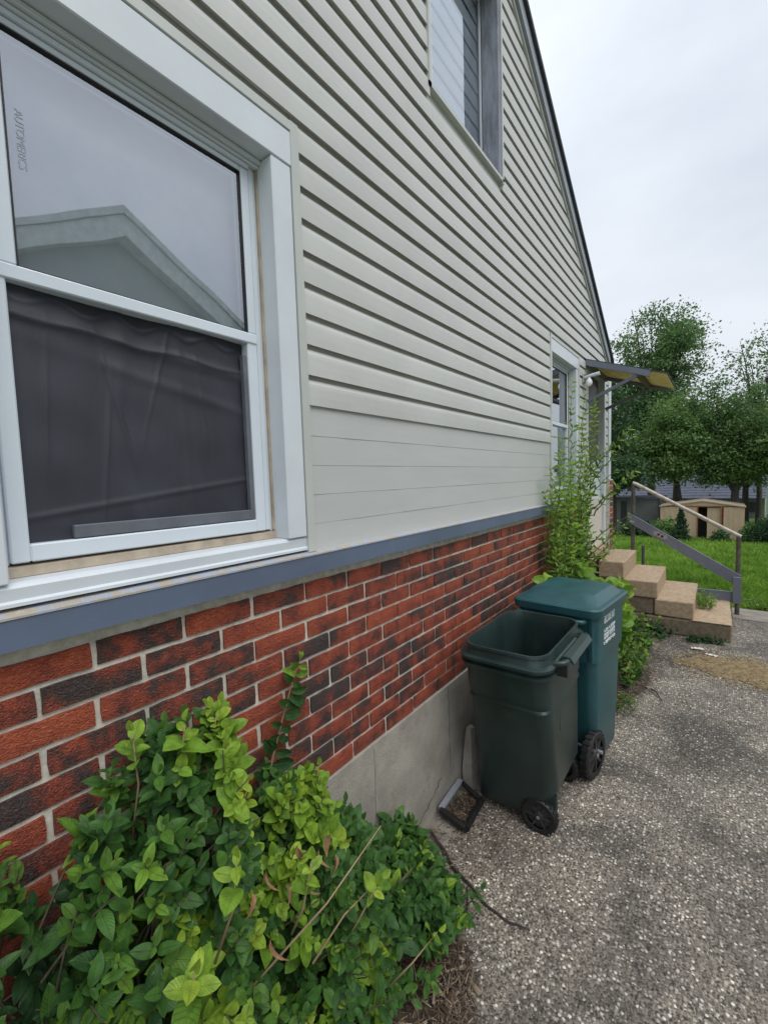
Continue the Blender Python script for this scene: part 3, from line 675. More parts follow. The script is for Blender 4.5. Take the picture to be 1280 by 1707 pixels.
hb(MB().prism_y([(W-.27, zl+.012), (W+.015, zl+.001), (W+.015, zl-.001), (W-.27, zl-.001)], 1.93, 2.70), 'sill', GREYWOOD, parent=uw)
g = MB(); g.v = [(W-.094, 1.93, zl), (W-.094, 2.712, zl), (W-.094, 2.712, zh), (W-.094, 1.93, zh)]; g.f = [[0, 1, 2, 3]]
hb(g, 'glass_pane', GLASS, parent=uw)
zz = zl+.02
while zz < zh:
    hb(MB().prism_y([(W-.110, zz), (W-.118, zz+.091), (W-.121, zz+.091), (W-.113, zz)], 1.935, 2.71), 'blind_slat', BLIND, parent=uw)
    zz += .1015
# ---- door under the awning
dr = hb(MB().box(W-.10, W-.055, 5.03, 5.84, .86, 2.79, .003), 'door', DOORB)
hb(MB().box(W-.11, W+.02, 4.945, 5.03, .85, 2.80, .003).box(W-.11, W+.02, 5.84, 5.925, .85, 2.80, .003).box(W-.11, W+.022, 4.945, 5.925, 2.80, 2.855, .003), 'door_frame', WHITE, parent=dr)
hb(MB().box(W-.058, W-.040, 5.10, 5.77, 1.9, 2.7, .004), 'door_panel', DOORB, parent=dr)
hb(MB().tube([(W-.05, 5.75, 1.78), (W+.0, 5.75, 1.78), (W+.0, 5.70, 1.78)], .010, 8), 'handle', GALV, parent=dr)
hb(MB().box(W-.054, W-.030, 5.035, 5.835, .87, 1.85, .003), 'lower_panel', WHITE, parent=dr)
hb(MB().box(W-.11, W+.05, 4.98, 5.90, .725, .845, .006), 'threshold', STEP)
hb(MB().box(W-.05, W+.052, 5.995, 6.19, .70, 1.615), 'pier_core', MORTAR)

# ------------------------------------------------------------------ awning over the door
aw = empty('awning', (W, 5.4, 2.84), label='small lean-to awning with yellow underside and grey braces over the back door', cat='awning')
def part(mb, name, m, parent, base, **k):
    mb.v = [(x-base[0], y-base[1], z-base[2]) for x, y, z in mb.v]
    return mb.build(name, m, parent, **k)
AB = (W, 5.4, 2.84)
ax0, az0, ax1, az1 = W+.02, 2.838, -.43, 2.598
sl = (az1-az0)/(ax1-ax0)
def aslab(x0, x1, y0, y1, t0, t1):
    return MB().prism_y([(x0, az0+sl*(x0-ax0)+t0), (x1, az0+sl*(x1-ax0)+t0), (x1, az0+sl*(x1-ax0)+t1), (x0, az0+sl*(x0-ax0)+t1)], y0, y1)
for a, b in ((4.93, 5.36), (5.365, 5.84)): part(aslab(ax0, ax1+.03, a, b, .0, .012), 'underside_panel', OSB, aw, AB)
part(aslab(ax0, ax1+.04, 4.90, 5.86, .0125, .022), 'roof_sheet', ROOF, aw, AB)
part(aslab(ax0, ax1-.10, 4.895, 4.928, -.045, .012), 'rafter', GREYPAINT, aw, AB)
part(aslab(ax0, ax1-.02, 5.815, 5.850, -.045, -.001), 'rafter', GREYPAINT, aw, AB)
part(MB().box(-.66, -.62, 4.93, 5.815, az0+sl*(.47)-.045, az0+sl*(.47)-.004), 'cross_rail', POSTM, aw, AB)
part(MB().box(W+.026, W+.05, 4.93, 5.84, 2.77, 2.826), 'wall_plate', GREYPAINT, aw, AB)
part(MB().beam((W+.03, 4.915, 2.43), (-.64, 4.915, 2.62), .028, .03), 'brace', GREYPAINT, aw, AB)
part(MB().beam((W+.03, 5.83, 2.45), (-.64, 5.83, 2.62), .028, .03), 'brace', GREYPAINT, aw, AB)

# security light
LB_ = (W+.02, 4.80, 2.64)
lt = empty('wall_light', LB_, label='small white bracket light with bare bulb on the siding beside the door', cat='wall light')
part(MB().box(W+.018, W+.034, 4.755, 4.845, 2.60, 2.69, .004), 'mounting_plate', GALV, lt, LB_)
part(MB().tube([(W+.03, 4.80, 2.65), (W+.08, 4.80, 2.662), (W+.17, 4.80, 2.674)], [.012, .016, .018], 10), 'arm', WHITE, lt, LB_)
zr = [(2.652, .012), (2.640, .014), (2.628, .020), (2.612, .028), (2.596, .031), (2.580, .028), (2.566, .018), (2.560, .004)]
mb = MB(); mb.loft([[(W+.075+r*math.cos(a*math.pi/6), 4.80+r*math.sin(a*math.pi/6), z) for a in range(12)] for z, r in zr], cap0=True, cap1=True)
part(mb, 'bulb', BULB, lt, LB_, smooth=50)

# ------------------------------------------------------------------ steps
SB = (-.5, 5.8, 0)
st = empty('steps', SB, label='flight of tan concrete block steps climbing to the back door', cat='steps')
def jbox(x0, x1, y0, y1, z0, z1, b=.012, seed=0):
    mb = MB().bbox(x0, x1, y0, y1, z0, z1, b); rr = random.Random(seed)
    mb.v = [(x+rr.uniform(-.003, .003), y+rr.uniform(-.003, .003), z+rr.uniform(-.002, .002)) for x, y, z in mb.v]; return mb
part(jbox(-.60, .125, 5.335, 6.36, 0.0, .172, .012, 1), 'bottom_step', STEPDK, st, SB)
part(jbox(-.205, .127, 5.330, 6.37, .1735, .180, .003, 2), 'worn_tread', STEP, st, SB)
for i, (x0, x1, z0, z1, y1) in enumerate(((-.52, -.176, .183, .355, 6.32), (-.83, -.490, .358, .533, 6.28), (W+.06, -.805, .536, .718, 6.25))):
    part(jbox(x0, x1, 5.33, y1, z0, z1, .010, 5+i), 'step', STEP, st, SB)
for i, (x0, x1, z0, z1) in enumerate(((-.845, -.525, .183, .352), (-1.09, -.85, .183, .352), (-1.09, -.84, .357, .532))):
    part(jbox(x0, x1, 5.345, 6.25, z0, z1, .008, 15+i), 'side_block', STEPDK, st, SB)
part(jbox(-1.09, -.605, 5.34, 6.3, -.01, .178, .01, 21), 'side_block', STEPDK, st, SB)

# ------------------------------------------------------------------ railing
RB = (-.3, 6.42, 0)
ra = empty('railing', RB, label='pipe handrail with a peeling grey board beside the steps', cat='railing')
part(MB().tube([(-.875, 6.42, -.145+H), (-.84, 6.42, -.157+H), (.17, 6.42, -.757+H), (.215, 6.42, -.780+H)], .023, 12), 'handrail', RAILM, ra, RB, smooth=50)
part(MB().tube([(-.868, 6.42, -.02), (-.868, 6.42, -.165+H)], .024, 10), 'post', POSTM, ra, RB, smooth=50)
part(MB().tube([(.195, 6.42, -.02), (.195, 6.42, -.775+H)], .024, 10), 'post', POSTM, ra, RB, smooth=50)
part(MB().tube([(-.86, 7.35, -.05), (-.86, 7.35, .62)], .022, 8), 'back_post', POSTM, ra, RB, smooth=50)
def pz(y, zc): return zc
yb, yf = 6.36, 6.395
part(MB().v and None or (lambda m: (m.v.extend([(-.905, yb, 1.172), (-.905, yb, 1.054), (.16, yb, .372), (.222, yb, .355), (.222, yb, .478), (-.905, yf, 1.172), (-.905, yf, 1.054), (.16, yf, .372), (.222, yf, .355), (.222, yf, .478)]),
     m.f.extend([[0, 1, 2, 3, 4], [5, 9, 8, 7, 6], [0, 5, 6, 1], [1, 6, 7, 2], [2, 7, 8, 3], [3, 8, 9, 4], [4, 9, 5, 0]]), m)[-1])(MB()), 'slant_board', GREYPAINT, ra, RB)
part(MB().box(-.175, .226, yb-.036, yb-.004, .170, .292, .003), 'foot_board', GREYPAINT, ra, RB)
part(MB().box(.150, .2235, yb-.070, yb-.039, .165, .47, .003), 'end_cleat', GREYPAINT, ra, RB)
mb = MB()
for (x, y, z) in ((-.60, yb-.002, .93), (-.56, yb-.002, .905), (-.52, yb-.002, .885)):
    mb.box(x-.035, x+.03, y-.002, y+.001, z-.03, z+.02, .0009)
part(mb, 'bare_patch', mat('bare_wood_patch', (.35, .31, .27), .8), ra, RB)

# ------------------------------------------------------------------ wheeled bins
def rrect(hx, hy, r, z, cx=0, cy=0, nseg=6):
    pts = []
    for (sx, sy, a0) in ((1, 1, 0), (-1, 1, 90), (-1, -1, 180), (1, -1, 270)):
        for i in range(nseg+1):
            a = R(a0+90*i/nseg); pts.append((cx+sx*(hx-r)+r*math.cos(a), cy+sy*(hy-r)+r*math.sin(a), z))
    return pts
def wheel(parent, base, c, axis, rad, wid, spokes):
    ax = Vector(axis).normalized(); u = Vector((0, 0, 1)); v = ax.cross(u).normalized()
    def ring(r, off, n=28): return [tuple(Vector(c)+ax*off+(u*math.sin(t)+v*math.cos(t))*r) for t in [2*math.pi*i/n for i in range(n)]]
    mb = MB(); h = wid/2
    rings = [ring(rad*.70, h*.9), ring(rad*.74, h), ring(rad*.93, h), ring(rad, h*.6), ring(rad, -h*.6), ring(rad*.93, -h), ring(rad*.70, -h)]
    mb.loft(rings)
    for i in range(22):                          # tread lugs
        t = 2*math.pi*i/22; d = u*math.sin(t)+v*math.cos(t); p = Vector(c)+d*rad
        mb.beam(p-ax*h*.8, p+ax*h*.8, rad*.13, .008, upv=tuple(d))
    wh = part(mb, 'wheel', BLACK, parent, base, smooth=35)
    hub = MB()
    hub.loft([ring(rad*.715, -h*.2), ring(rad*.715, h*.35), ring(rad*.30, h*.45), ring(rad*.24, h*.95), ring(rad*.12, h*1.15), ring(.002, h*1.15)])
    for i in range(spokes):
        t = 2*math.pi*i/spokes; d = u*math.sin(t)+v*math.cos(t)
        hub.beam(Vector(c)+ax*h*.55+d*rad*.22, Vector(c)+ax*h*.55+d*rad*.71, rad*.12, .012, upv=tuple(ax))
    hb_ = MB(); hb_ = hub; part(hb_, 'hub', HUBM, wh, base, smooth=35)
    cp = MB(); cp.loft([ring(rad*.09, h*1.15), ring(rad*.09, h*1.3), ring(.002, h*1.32)]); part(cp, 'axle_cap', GALV, wh, base, smooth=40)
    wh.location = (0, 0, 0); return wh
# near bin: dark green, no lid, handle towards the driveway (+x)
NB = (-.74, 2.05, 0)
nb = empty('wheeled_bin', NB, label='dark green wheeled bin without a lid, open and nearest the camera', cat='trash bin', group='wheeled bins against the wall')
def ring_n(z, x0, x1, y0, y1, r): return rrect((x1-x0)/2, (y1-y0)/2, r, z, (x0+x1)/2, (y0+y1)/2)
zt = .945
body = [ring_n(.035, -.965, -.66, 2.02, 2.40, .05), ring_n(.05, -.975, -.645, 2.005, 2.415, .05), ring_n(.16, -.975, -.595, 1.985, 2.415, .055), ring_n(.23, -.972, -.558, 1.972, 2.412, .06),
        ring_n(.66, -.960, -.525, 1.838, 2.385, .07), ring_n(.664, -.968, -.516, 1.828, 2.393, .072), ring_n(.670, -.968, -.516, 1.827, 2.393, .072), ring_n(.680, -.962, -.523, 1.832, 2.387, .072),
        ring_n(.70, -.962, -.521, 1.825, 2.386, .072), ring_n(.705, -.968, -.515, 1.815, 2.392, .075), ring_n(.842, -.964, -.507, 1.775, 2.385, .085), ring_n(.846, -.982, -.489, 1.756, 2.403, .09), ring_n(.858, -.984, -.487, 1.753, 2.405, .092), ring_n(.862, -.966, -.505, 1.770, 2.387, .09),
        ring_n(.876, -.966, -.505, 1.768, 2.386, .09), ring_n(.880, -.986, -.485, 1.748, 2.406, .095), ring_n(.893, -.987, -.484, 1.746, 2.407, .095), ring_n(.900, -.966, -.505, 1.764, 2.386, .09),
        ring_n(.930, -.952, -.517, 1.772, 2.372, .088), ring_n(.934, -.960, -.510, 1.764, 2.380, .09), ring_n(zt, -.958, -.512, 1.766, 2.378, .09),
        ring_n(zt, -.948, -.522, 1.776, 2.368, .085), ring_n(.925, -.944, -.526, 1.780, 2.364, .085), ring_n(.88, -.938, -.532, 1.79, 2.358, .08), ring_n(.70, -.945, -.540, 1.84, 2.37, .07), ring_n(.62, -.945, -.545, 1.86, 2.37, .065), ring_n(.10, -.95, -.64, 2.01, 2.39, .05)]
def narrow(p):
    x, y, z = p; k = min(1, max(0, (z-.12)/.35)); return (x-.042*k*max(0, (x+.74)/.24) if x > -.74 else x+.028*k*max(0, (-.74-x)/.24), y, z)
body = [[narrow(p) for p in r] for r in body]
mb = MB(); mb.loft(body, cap0=True, cap1=True)
for i, v in enumerate(mb.v):                      # gentle belly so the sides are not perfectly flat
    x, y, z = v
    if .2 < z < .9: mb.v[i] = (x+.006*math.sin((z-.2)*4.4)*(1 if x > -.74 else -1)*(1-abs(y-2.1)/.5), y-.004*math.sin(6*x+z*5), z)
bo = part(mb, 'body', BIN_D, nb, NB, smooth=40)
mb = MB(); mb.tube([(-.508, 1.86, .895), (-.462, 1.865, .905), (-.452, 1.885, .905), (-.452, 2.25, .905), (-.462, 2.27, .905), (-.508, 2.275, .895)], .013, 10)
mb.loft([[(-.508, y, .88), (-.470, y, .925), (-.440, y, .922), (-.425, y, .900), (-.430, y, .895), (-.447, y, .912), (-.470, y, .912), (-.503, y, .87)] for y in (1.90, 1.93, 2.20, 2.23)], cap0=True, cap1=True)
mb.v = [(x-.044, y, z) for x, y, z in mb.v]
part(mb, 'handle', BIN_D, nb, NB, smooth=40)
for y in (1.875, 2.245): part(MB().box(-.556, -.489, y-.007, y+.007, .845, .905, .003), 'hinge_bracket', BLACK, nb, NB)
part(MB().tube([(-.652, 1.99, .083), (-.665, 2.44, .083)], .011, 8), 'axle', GALV, nb, NB)
wheel(nb, NB, (-.652, 2.00, .083), (0, -1, 0), .083, .040, 6)
wheel(nb, NB, (-.665, 2.44, .083), (0, 1, 0), .083, .040, 6)
part(MB().box(-.70, -.575, 2.012, 2.03, .05, .215, .006), 'wheel_housing', BIN_D, nb, NB)
mb = MB(); mb.box(-.5645, -.5600, 2.02, 2.16, .52, .66, .001); part(mb, 'moulded_panel', BIN_D, nb, NB)
# far bin: teal, lid closed, handle towards the camera
TB = (-.70, 2.80, 0)
tb = empty('wheeled_bin', TB, label='teal wheeled bin with closed lid standing behind the open green one', cat='trash bin', group='wheeled bins against the wall')
def rot(mb, ang=-.10, c=(-.70, 2.78)):
    ca, sa = math.cos(ang), math.sin(ang)
    mb.v = [(c[0]+(x-c[0])*ca-(y-c[1])*sa, c[1]+(x-c[0])*sa+(y-c[1])*ca, z) for x, y, z in mb.v]; return mb
tt = .975
body = [ring_n(.035, -.885, -.515, 2.62, 2.98, .04), ring_n(.05, -.895, -.508, 2.61, 2.995, .04), ring_n(.30, -.905, -.500, 2.575, 3.01, .045), ring_n(.66, -.918, -.490, 2.540, 3.025, .05),
        ring_n(.662, -.925, -.480, 2.522, 3.035, .05), ring_n(.90, -.930, -.474, 2.512, 3.042, .05), ring_n(.945, -.932, -.473, 2.510, 3.043, .05), ring_n(.945, -.92, -.485, 2.525, 3.03, .045), ring_n(.5, -.90, -.50, 2.56, 3.0, .04)]
mb = MB(); mb.loft(body, cap0=True, cap1=True); part(rot(mb), 'body', BIN_T, tb, TB, smooth=35)
lid = [ring_n(.925, -.950, -.455, 2.488, 3.065, .06), ring_n(.965, -.953, -.452, 2.484, 3.068, .06), ring_n(.973, -.945, -.460, 2.493, 3.060, .06), ring_n(.975, -.925, -.480, 2.52, 3.04, .06),
       ring_n(1.005, -.895, -.510, 2.57, 3.00, .06), ring_n(1.018, -.880, -.525, 2.59, 2.985, .06), ring_n(1.022, -.80, -.60, 2.68, 2.9, .05)]
mb = MB(); mb.loft(lid, cap1=True, cap0=True); part(rot(mb), 'lid', BIN_T, tb, TB, smooth=28)
part(rot(MB().tube([(-.90, 2.50, .90), (-.895, 2.462, .905), (-.87, 2.455, .905), (-.56, 2.455, .905), (-.535, 2.462, .905), (-.53, 2.50, .90)], .013, 10)), 'handle', BIN_T, tb, TB, smooth=50)
part(rot(MB().box(-.515, -.492, 2.505, 2.524, .68, .94, .004).box(-.88, -.857, 2.505, 2.524, .68, .94, .004)), 'stiffening_rib', BIN_T, tb, TB)
part(rot(MB().tube([(-.91, 2.60, .14), (-.47, 2.60, .14)], .011, 8)), 'axle', GALV, tb, TB)
wheel(tb, TB, (-.535, 2.56, .128), (math.cos(-.17), math.sin(-.17), 0), .128, .045, 8)
wheel(tb, TB, (-.905, 2.66, .135), (-math.cos(-.10), -math.sin(-.10), 0), .135, .045, 8)
mb = MB()                                         # worn white lettering on the side
rr = random.Random(4)
for row, (z0, hgt, n_) in enumerate(((.865, .040, 6), (.815, .015, 7), (.775, .030, 6), (.745, .014, 7))):
    for i in range(n_):
        y = 2.62+i*.034*(6/n_)+.02
        mb.box(-.478, -.4725, y, y+.006, z0, z0+hgt)
        if rr.random() < .8: mb.box(-.478, -.4727, y+.006, y+.020, z0+hgt-.006, z0+hgt)
        if rr.random() < .6: mb.box(-.478, -.4727, y+.006, y+.020, z0, z0+.006)
        if rr.random() < .5: mb.box(-.478, -.4727, y+.006, y+.018, z0+hgt*.45, z0+hgt*.45+.005)
        if rr.random() < .5 and hgt > .02: mb.box(-.478, -.4725, y+.017, y+.022, z0, z0+hgt)
part(rot(mb), 'lettering', LETTER, tb, TB)

# ------------------------------------------------------------------ small things on the ground
FB = (-1.01, 1.91, 0)
fr = empty('plastic_frame', FB, label='broken black plastic frame lying against the wall foot beside the open bin', cat='plastic frame')
c4 = [Vector((-1.075, 1.80, .045)), Vector((-1.085, 2.03, .055)), Vector((-.945, 1.985, .035)), Vector((-.925, 1.775, .035))]
part(MB().tube([c4[0], c4[3]], .017, 8), 'side_bar', BLACK, fr, FB, smooth=50)
part(MB().tube([c4[3], c4[2]], .017, 8), 'side_bar', BLACK, fr, FB, smooth=50)
part(MB().tube([c4[2], c4[1]], .012, 8), 'side_bar', BLACK, fr, FB, smooth=50)
part(MB().beam(c4[0]+Vector((0, 0, .008)), c4[1]+Vector((0, 0, .008)), .028, .012), 'grey_bar', FASCIA, fr, FB)
# concrete chunk
mb = MB(); rr = random.Random(8)
mb.loft([[(-1.055+x*s, 2.10+y*s, z) for x, y in ((-.03, -.03), (.02, -.035), (.035, .02), (-.02, .035))] for z, s in ((.0, 1.1), (.10, 1.2), (.24, .9), (.34, .55))], cap0=True, cap1=True)
tag(mb.build('concrete_chunk', CONC), 'slender broken piece of pale concrete wedged between wall and open bin', 'rubble')
# sticks
def stick(pts, r, name, label, m=BARK):
    mb = MB(); P = [Vector((x, y, z)) for x, y, z in pts]; Q = []
    for i in range(len(P)-1):
        for t in (0, .5): Q.append(P[i].lerp(P[i+1], t)+Vector((random.uniform(-.003, .003), random.uniform(-.003, .003), 0)))
    Q.append(P[-1]); k = len(Q); mb.tube(Q, [r*(1-.55*i/k) for i in range(k)], 7)
    return tag(mb.build(name, m, smooth=True), label, 'stick')
stick([(-1.058, 1.672, .03), (-.962, 1.628, .018), (-.883, 1.577, .012), (-.786, 1.542, .01), (-.698, 1.504, .008), (-.61, 1.488, .008), (-.529, 1.504, .012)], .0075, 'fallen_stick', 'long curved dark stick lying on the gravel below the bins')
stick([(-.80, 1.53, .01), (-.77, 1.483, .009), (-.755, 1.44, .012), (-.734, 1.405, .01)], .004, 'fallen_stick', 'short thin twig on the gravel inside the bend of the long stick')
stick([(-.700, 1.268, .10), (-.675, 1.215, .04), (-.656, 1.181, .012), (-.628, 1.130, .01)], .004, 'fallen_stick', 'thin dark stem standing out of the leaf litter at the edge of the bush')
stick([(-.431, 3.878, .01), (-.355, 3.811, .02), (-.307, 3.701, .008)], .006, 'fallen_stick', 'small forked twig on the driveway beyond the teal bin')
# broken brick piece, paper scraps
mb = MB().bbox(-.05, .05, -.035, .035, 0, .055, .012); mb.v = [(x+random.uniform(-.006, .006), y+random.uniform(-.006, .006), z) for x, y, z in mb.v]
o = tag(mb.build('brick_piece', CLAYB), 'broken orange brick piece among weeds beyond the teal bin', 'brick'); o.location = (-.60, 4.15, .01); o.rotation_euler = (.15, .1, .6)
def scrap(x, y, s, lab):
    mb = MB(); n_ = 6
    for i in range(n_+1):
        for j in range(3): mb.v.append((s*(i/n_-.5), s*.45*(j/2-.5)*(1-.3*abs(i/n_-.5)), .004+.012*abs(math.sin(i*1.3+j))))
    for i in range(n_):
        for j in range(2): q = i*3+j; mb.f.append([q, q+3, q+4, q+1])
    o = tag(mb.build('paper_scrap', PAPER, smooth=True), lab, 'litter'); o.location = (x, y, .006); o.rotation_euler = (0, 0, random.uniform(-.5, .5)); return o
scrap(-.13, 4.98, .10, 'pale crumpled scrap on the driveway, nearer the steps of the two')
scrap(-.02, 4.86, .09, 'pale crumpled scrap at the far edge of the sawdust')
scrap(-.60, 4.42, .10, 'white crumpled scrap among the weeds above the orange brick piece')
# galvanised post stub in the bush
PB = (-.86, 1.00, 0)
ps = empty('metal_stub', PB, label='short galvanised metal pipe stub standing at the edge of the bush', cat='pipe')
part(MB().tube([(-.86, 1.00, -.02), (-.86, 1.00, .17)], .016, 10), 'pipe', GALV, ps, PB, smooth=50)
part(MB().bbox(-.885, -.838, .985, 1.02, .165, .245, .006), 'cap', GALV, ps, PB)
stick([(-.64, .245, .86), (-.60, .16, .84)], .006, 'cut_twig', 'pale cut twig poking out of the bush at the left edge', DEAD)
stick([(-.75, .33, .66), (-.72, .345, .79)], .012, 'sawn_branch', 'sawn brown stem end sticking up inside the bush', BARK)

# litter under the bush and at the bin
def litter(name, label, cx, cy, rx, ry, n_, seed, z0=.012, ls=1., m_=None):
    r_ = np.random.default_rng(seed); V = []; F = []; 
    for i in range(n_):
        a = r_.random()*6.283; q = math.sqrt(r_.random()); x = cx+rx*q*math.cos(a); y = cy+ry*q*math.sin(a); z = z0+r_.random()*.022
        L_ = r_.uniform(.012, .07)*ls; t = r_.random()*6.283; d = Vector((math.cos(t), math.sin(t), r_.uniform(-.25, .3))).normalized(); wv = r_.uniform(.0008, .002) if r_.random() < .93 else r_.uniform(.003, .007)*ls
        s = d.cross(Vector((0, 0, 1))).normalized()*wv; p = Vector((x, y, z)); b0 = len(V)
        V += [tuple(p-s), tuple(p+s), tuple(p+d*L_+s), tuple(p+d*L_-s), tuple(p+d*L_*.5+Vector((0, 0, wv*1.4)))]
        F += [(b0, b0+1, b0+4), (b0+1, b0+2, b0+4), (b0+2, b0+3, b0+4), (b0+3, b0, b0+4)]
    tones = np.repeat(r_.random(len(V)//5), 5)
    me = np_mesh(name, V, F, m_ or PEB2, tones, smooth=False)
    return link(tag(bpy.data.objects.new(name, me), label, 'leaf litter', kind='stuff'))
PEB2 = PEB.copy(); PEB2.name = 'litter_bits'
e = [n for n in PEB2.node_tree.nodes if n.type == 'VALTORGB'][0].color_ramp.elements
for q, c in zip(e, ((.02, .014, .01), (.06, .038, .024), (.11, .075, .045), (.2, .145, .095), (.36, .29, .21))): q.color = (*c, 1)
litter('leaf_litter', 'brown twigs and dry leaves littering the ground under the bush', -.76, 1.06, .18, .26, 2600, 1, .012, .85)
litter('leaf_litter', 'dry debris caught inside the black plastic frame', -1.01, 1.91, .06, .11, 420, 2, .008, .5)
PEB3 = PEB.copy(); PEB3.name = 'sawdust_bits'
e = [n for n in PEB3.node_tree.nodes if n.type == 'VALTORGB'][0].color_ramp.elements
for q, c in zip(e, ((.07, .045, .025), (.19, .13, .065), (.30, .22, .11), (.42, .32, .17), (.55, .45, .28))): q.color = (*c, 1)
litter('sawdust_chips', 'coarse wood chips scattered over and around the spilled sawdust', .20, 4.62, .52, .40, 2600, 5, .004, .55, PEB3)
litter('fallen_debris', 'small dark bits of bark and leaf scattered along the foot of the wall', -.93, 1.75, .16, .55, 420, 6, .004, .5)
litter('leaf_litter', 'dry stalks and leaves scattered below the weeds by the steps', -.70, 4.35, .36, 1.15, 3200, 3, .02, .8)

# ------------------------------------------------------------------ leaves and shrubs
def leaf_template(rows=6, wid=.30, fold=.18, curl=.25, sharp=1.0, serr=0.):
    V = []; UV = []
    for i in range(rows+1):
        t = i/rows; w_ = wid*(math.sin(math.pi*min(1, t**.86))**(.72*sharp)) if 0 < t < 1 else .004
        if serr and 0 < i < rows: w_ *= 1+serr*(1 if i % 2 else -1)
        for s in (-1, 0, 1):
            V.append((s*w_, t, fold*abs(s)*w_-curl*t*t*.5+.1*t)); UV.append((.5+.5*s, t))
    F = []
    for i in range(rows):
        for j in range(2): q = i*3+j; F.append((q, q+1, q+4, q+3))
    return np.array(V), np.array(F), np.array(UV)
class Leaves:
    def __init__(s): s.pos = []; s.M = []; s.tone = []; s.size = []
    def add(s, p, d, nrm, size, tone):
        d = Vector(d).normalized(); nrm = Vector(nrm); nrm = (nrm-d*nrm.dot(d))
        if nrm.length < 1e-3: nrm = d.orthogonal()
        nrm.normalize(); x = d.cross(nrm)
        s.pos.append(tuple(p)); s.M.append(np.array([x, d, nrm]).T); s.tone.append(tone); s.size.append(size)
    def mesh(s, name, tmpl, mt, idx=None, base=(0, 0, 0)):
        V, F, UV = tmpl; idx = np.arange(len(s.pos)) if idx is None else np.array(idx, int)
        Mx = np.array(s.M)[idx]*np.array(s.size)[idx][:, None, None]; P = np.array(s.pos)[idx]-np.array(base)
        VV = np.einsum('nij,kj->nki', Mx, V)+P[:, None]; k = len(V)
        FF = (F[None]+np.arange(len(idx))[:, None, None]*k).reshape(-1, F.shape[1])
        return np_mesh(name, VV.reshape(-1, 3), FF, mt, np.repeat(np.array(s.tone)[idx], k), np.tile(UV, (len(idx), 1)))
def finish_plant(root, base, lv, tmpls, mt, n_parts=300):
    """largest-showing leaves as single parts, the rest as one part"""
    cam_p = np.array([0, 0, H]); P = np.array(lv.pos); d = np.linalg.norm(P-cam_p, axis=1)/np.array(lv.size)
    order = np.argsort(d); pick = order[:n_parts]; others = order[n_parts:]
    cache = {}
    for i in pick:
        tq = round(lv.tone[i]*9)/9; ti = int(i) % len(tmpls); key = (ti, tq)
        if key not in cache:
            V, F, UV = tmpls[ti]; cache[key] = np_mesh('leaf', V, F, mt, np.full(len(V), tq), UV)
        o = bpy.data.objects.new('leaf', cache[key]); link(o, root)
        m4 = Matrix(lv.M[i].tolist()).to_4x4() @ Matrix.Scale(lv.size[i], 4); m4.translation = Vector(lv.pos[i])-Vector(base)
        o.matrix_local = m4
    if len(others):
        me = lv.mesh('foliage', tmpls[0], mt, others, base)
        o = bpy.data.objects.new('foliage', me); link(o, root); o['kind'] = 'stuff'
rv = random.Random(21)
def rnd(s=1): return Vector((rv.gauss(0, 1), rv.gauss(0, 1), rv.gauss(0, 1))).normalized()*s
def twig_leaves(lv, p0, axis, n_pairs, spacing, size, tone, outw, flop=.5, tip=True, young=0.):
    ax = Vector(axis).normalized(); a = ax.orthogonal().normalized(); ang = rv.uniform(0, 3.14); p = Vector(p0)
    for k in range(n_pairs):
        q = Matrix.Rotation(ang, 3, ax) @ a; fr = k/max(1, n_pairs-1)
        for sgn in (1, -1):
            d = q*sgn+ax*rv.uniform(.35, .8)+Vector((0, 0, -.15)); sz_ = size*(1-.35*fr)*rv.choice((.6, .8, 1.0, 1.0, 1.2, 1.45))*rv.uniform(.9, 1.1)
            lv.add(p, d, ax*.6+outw*flop+rnd(.28)+Vector((0, 0, .35)), sz_, min(1, max(0, tone+young*fr+rv.uniform(-.07, .07))))
        p = p+ax*spacing; ang += 1.57+rv.uniform(-.3, .3)
    if tip: lv.add(p, ax+rnd(.3), outw+rnd(.4), size*.6, min(1, max(0, tone+young)))
    return p
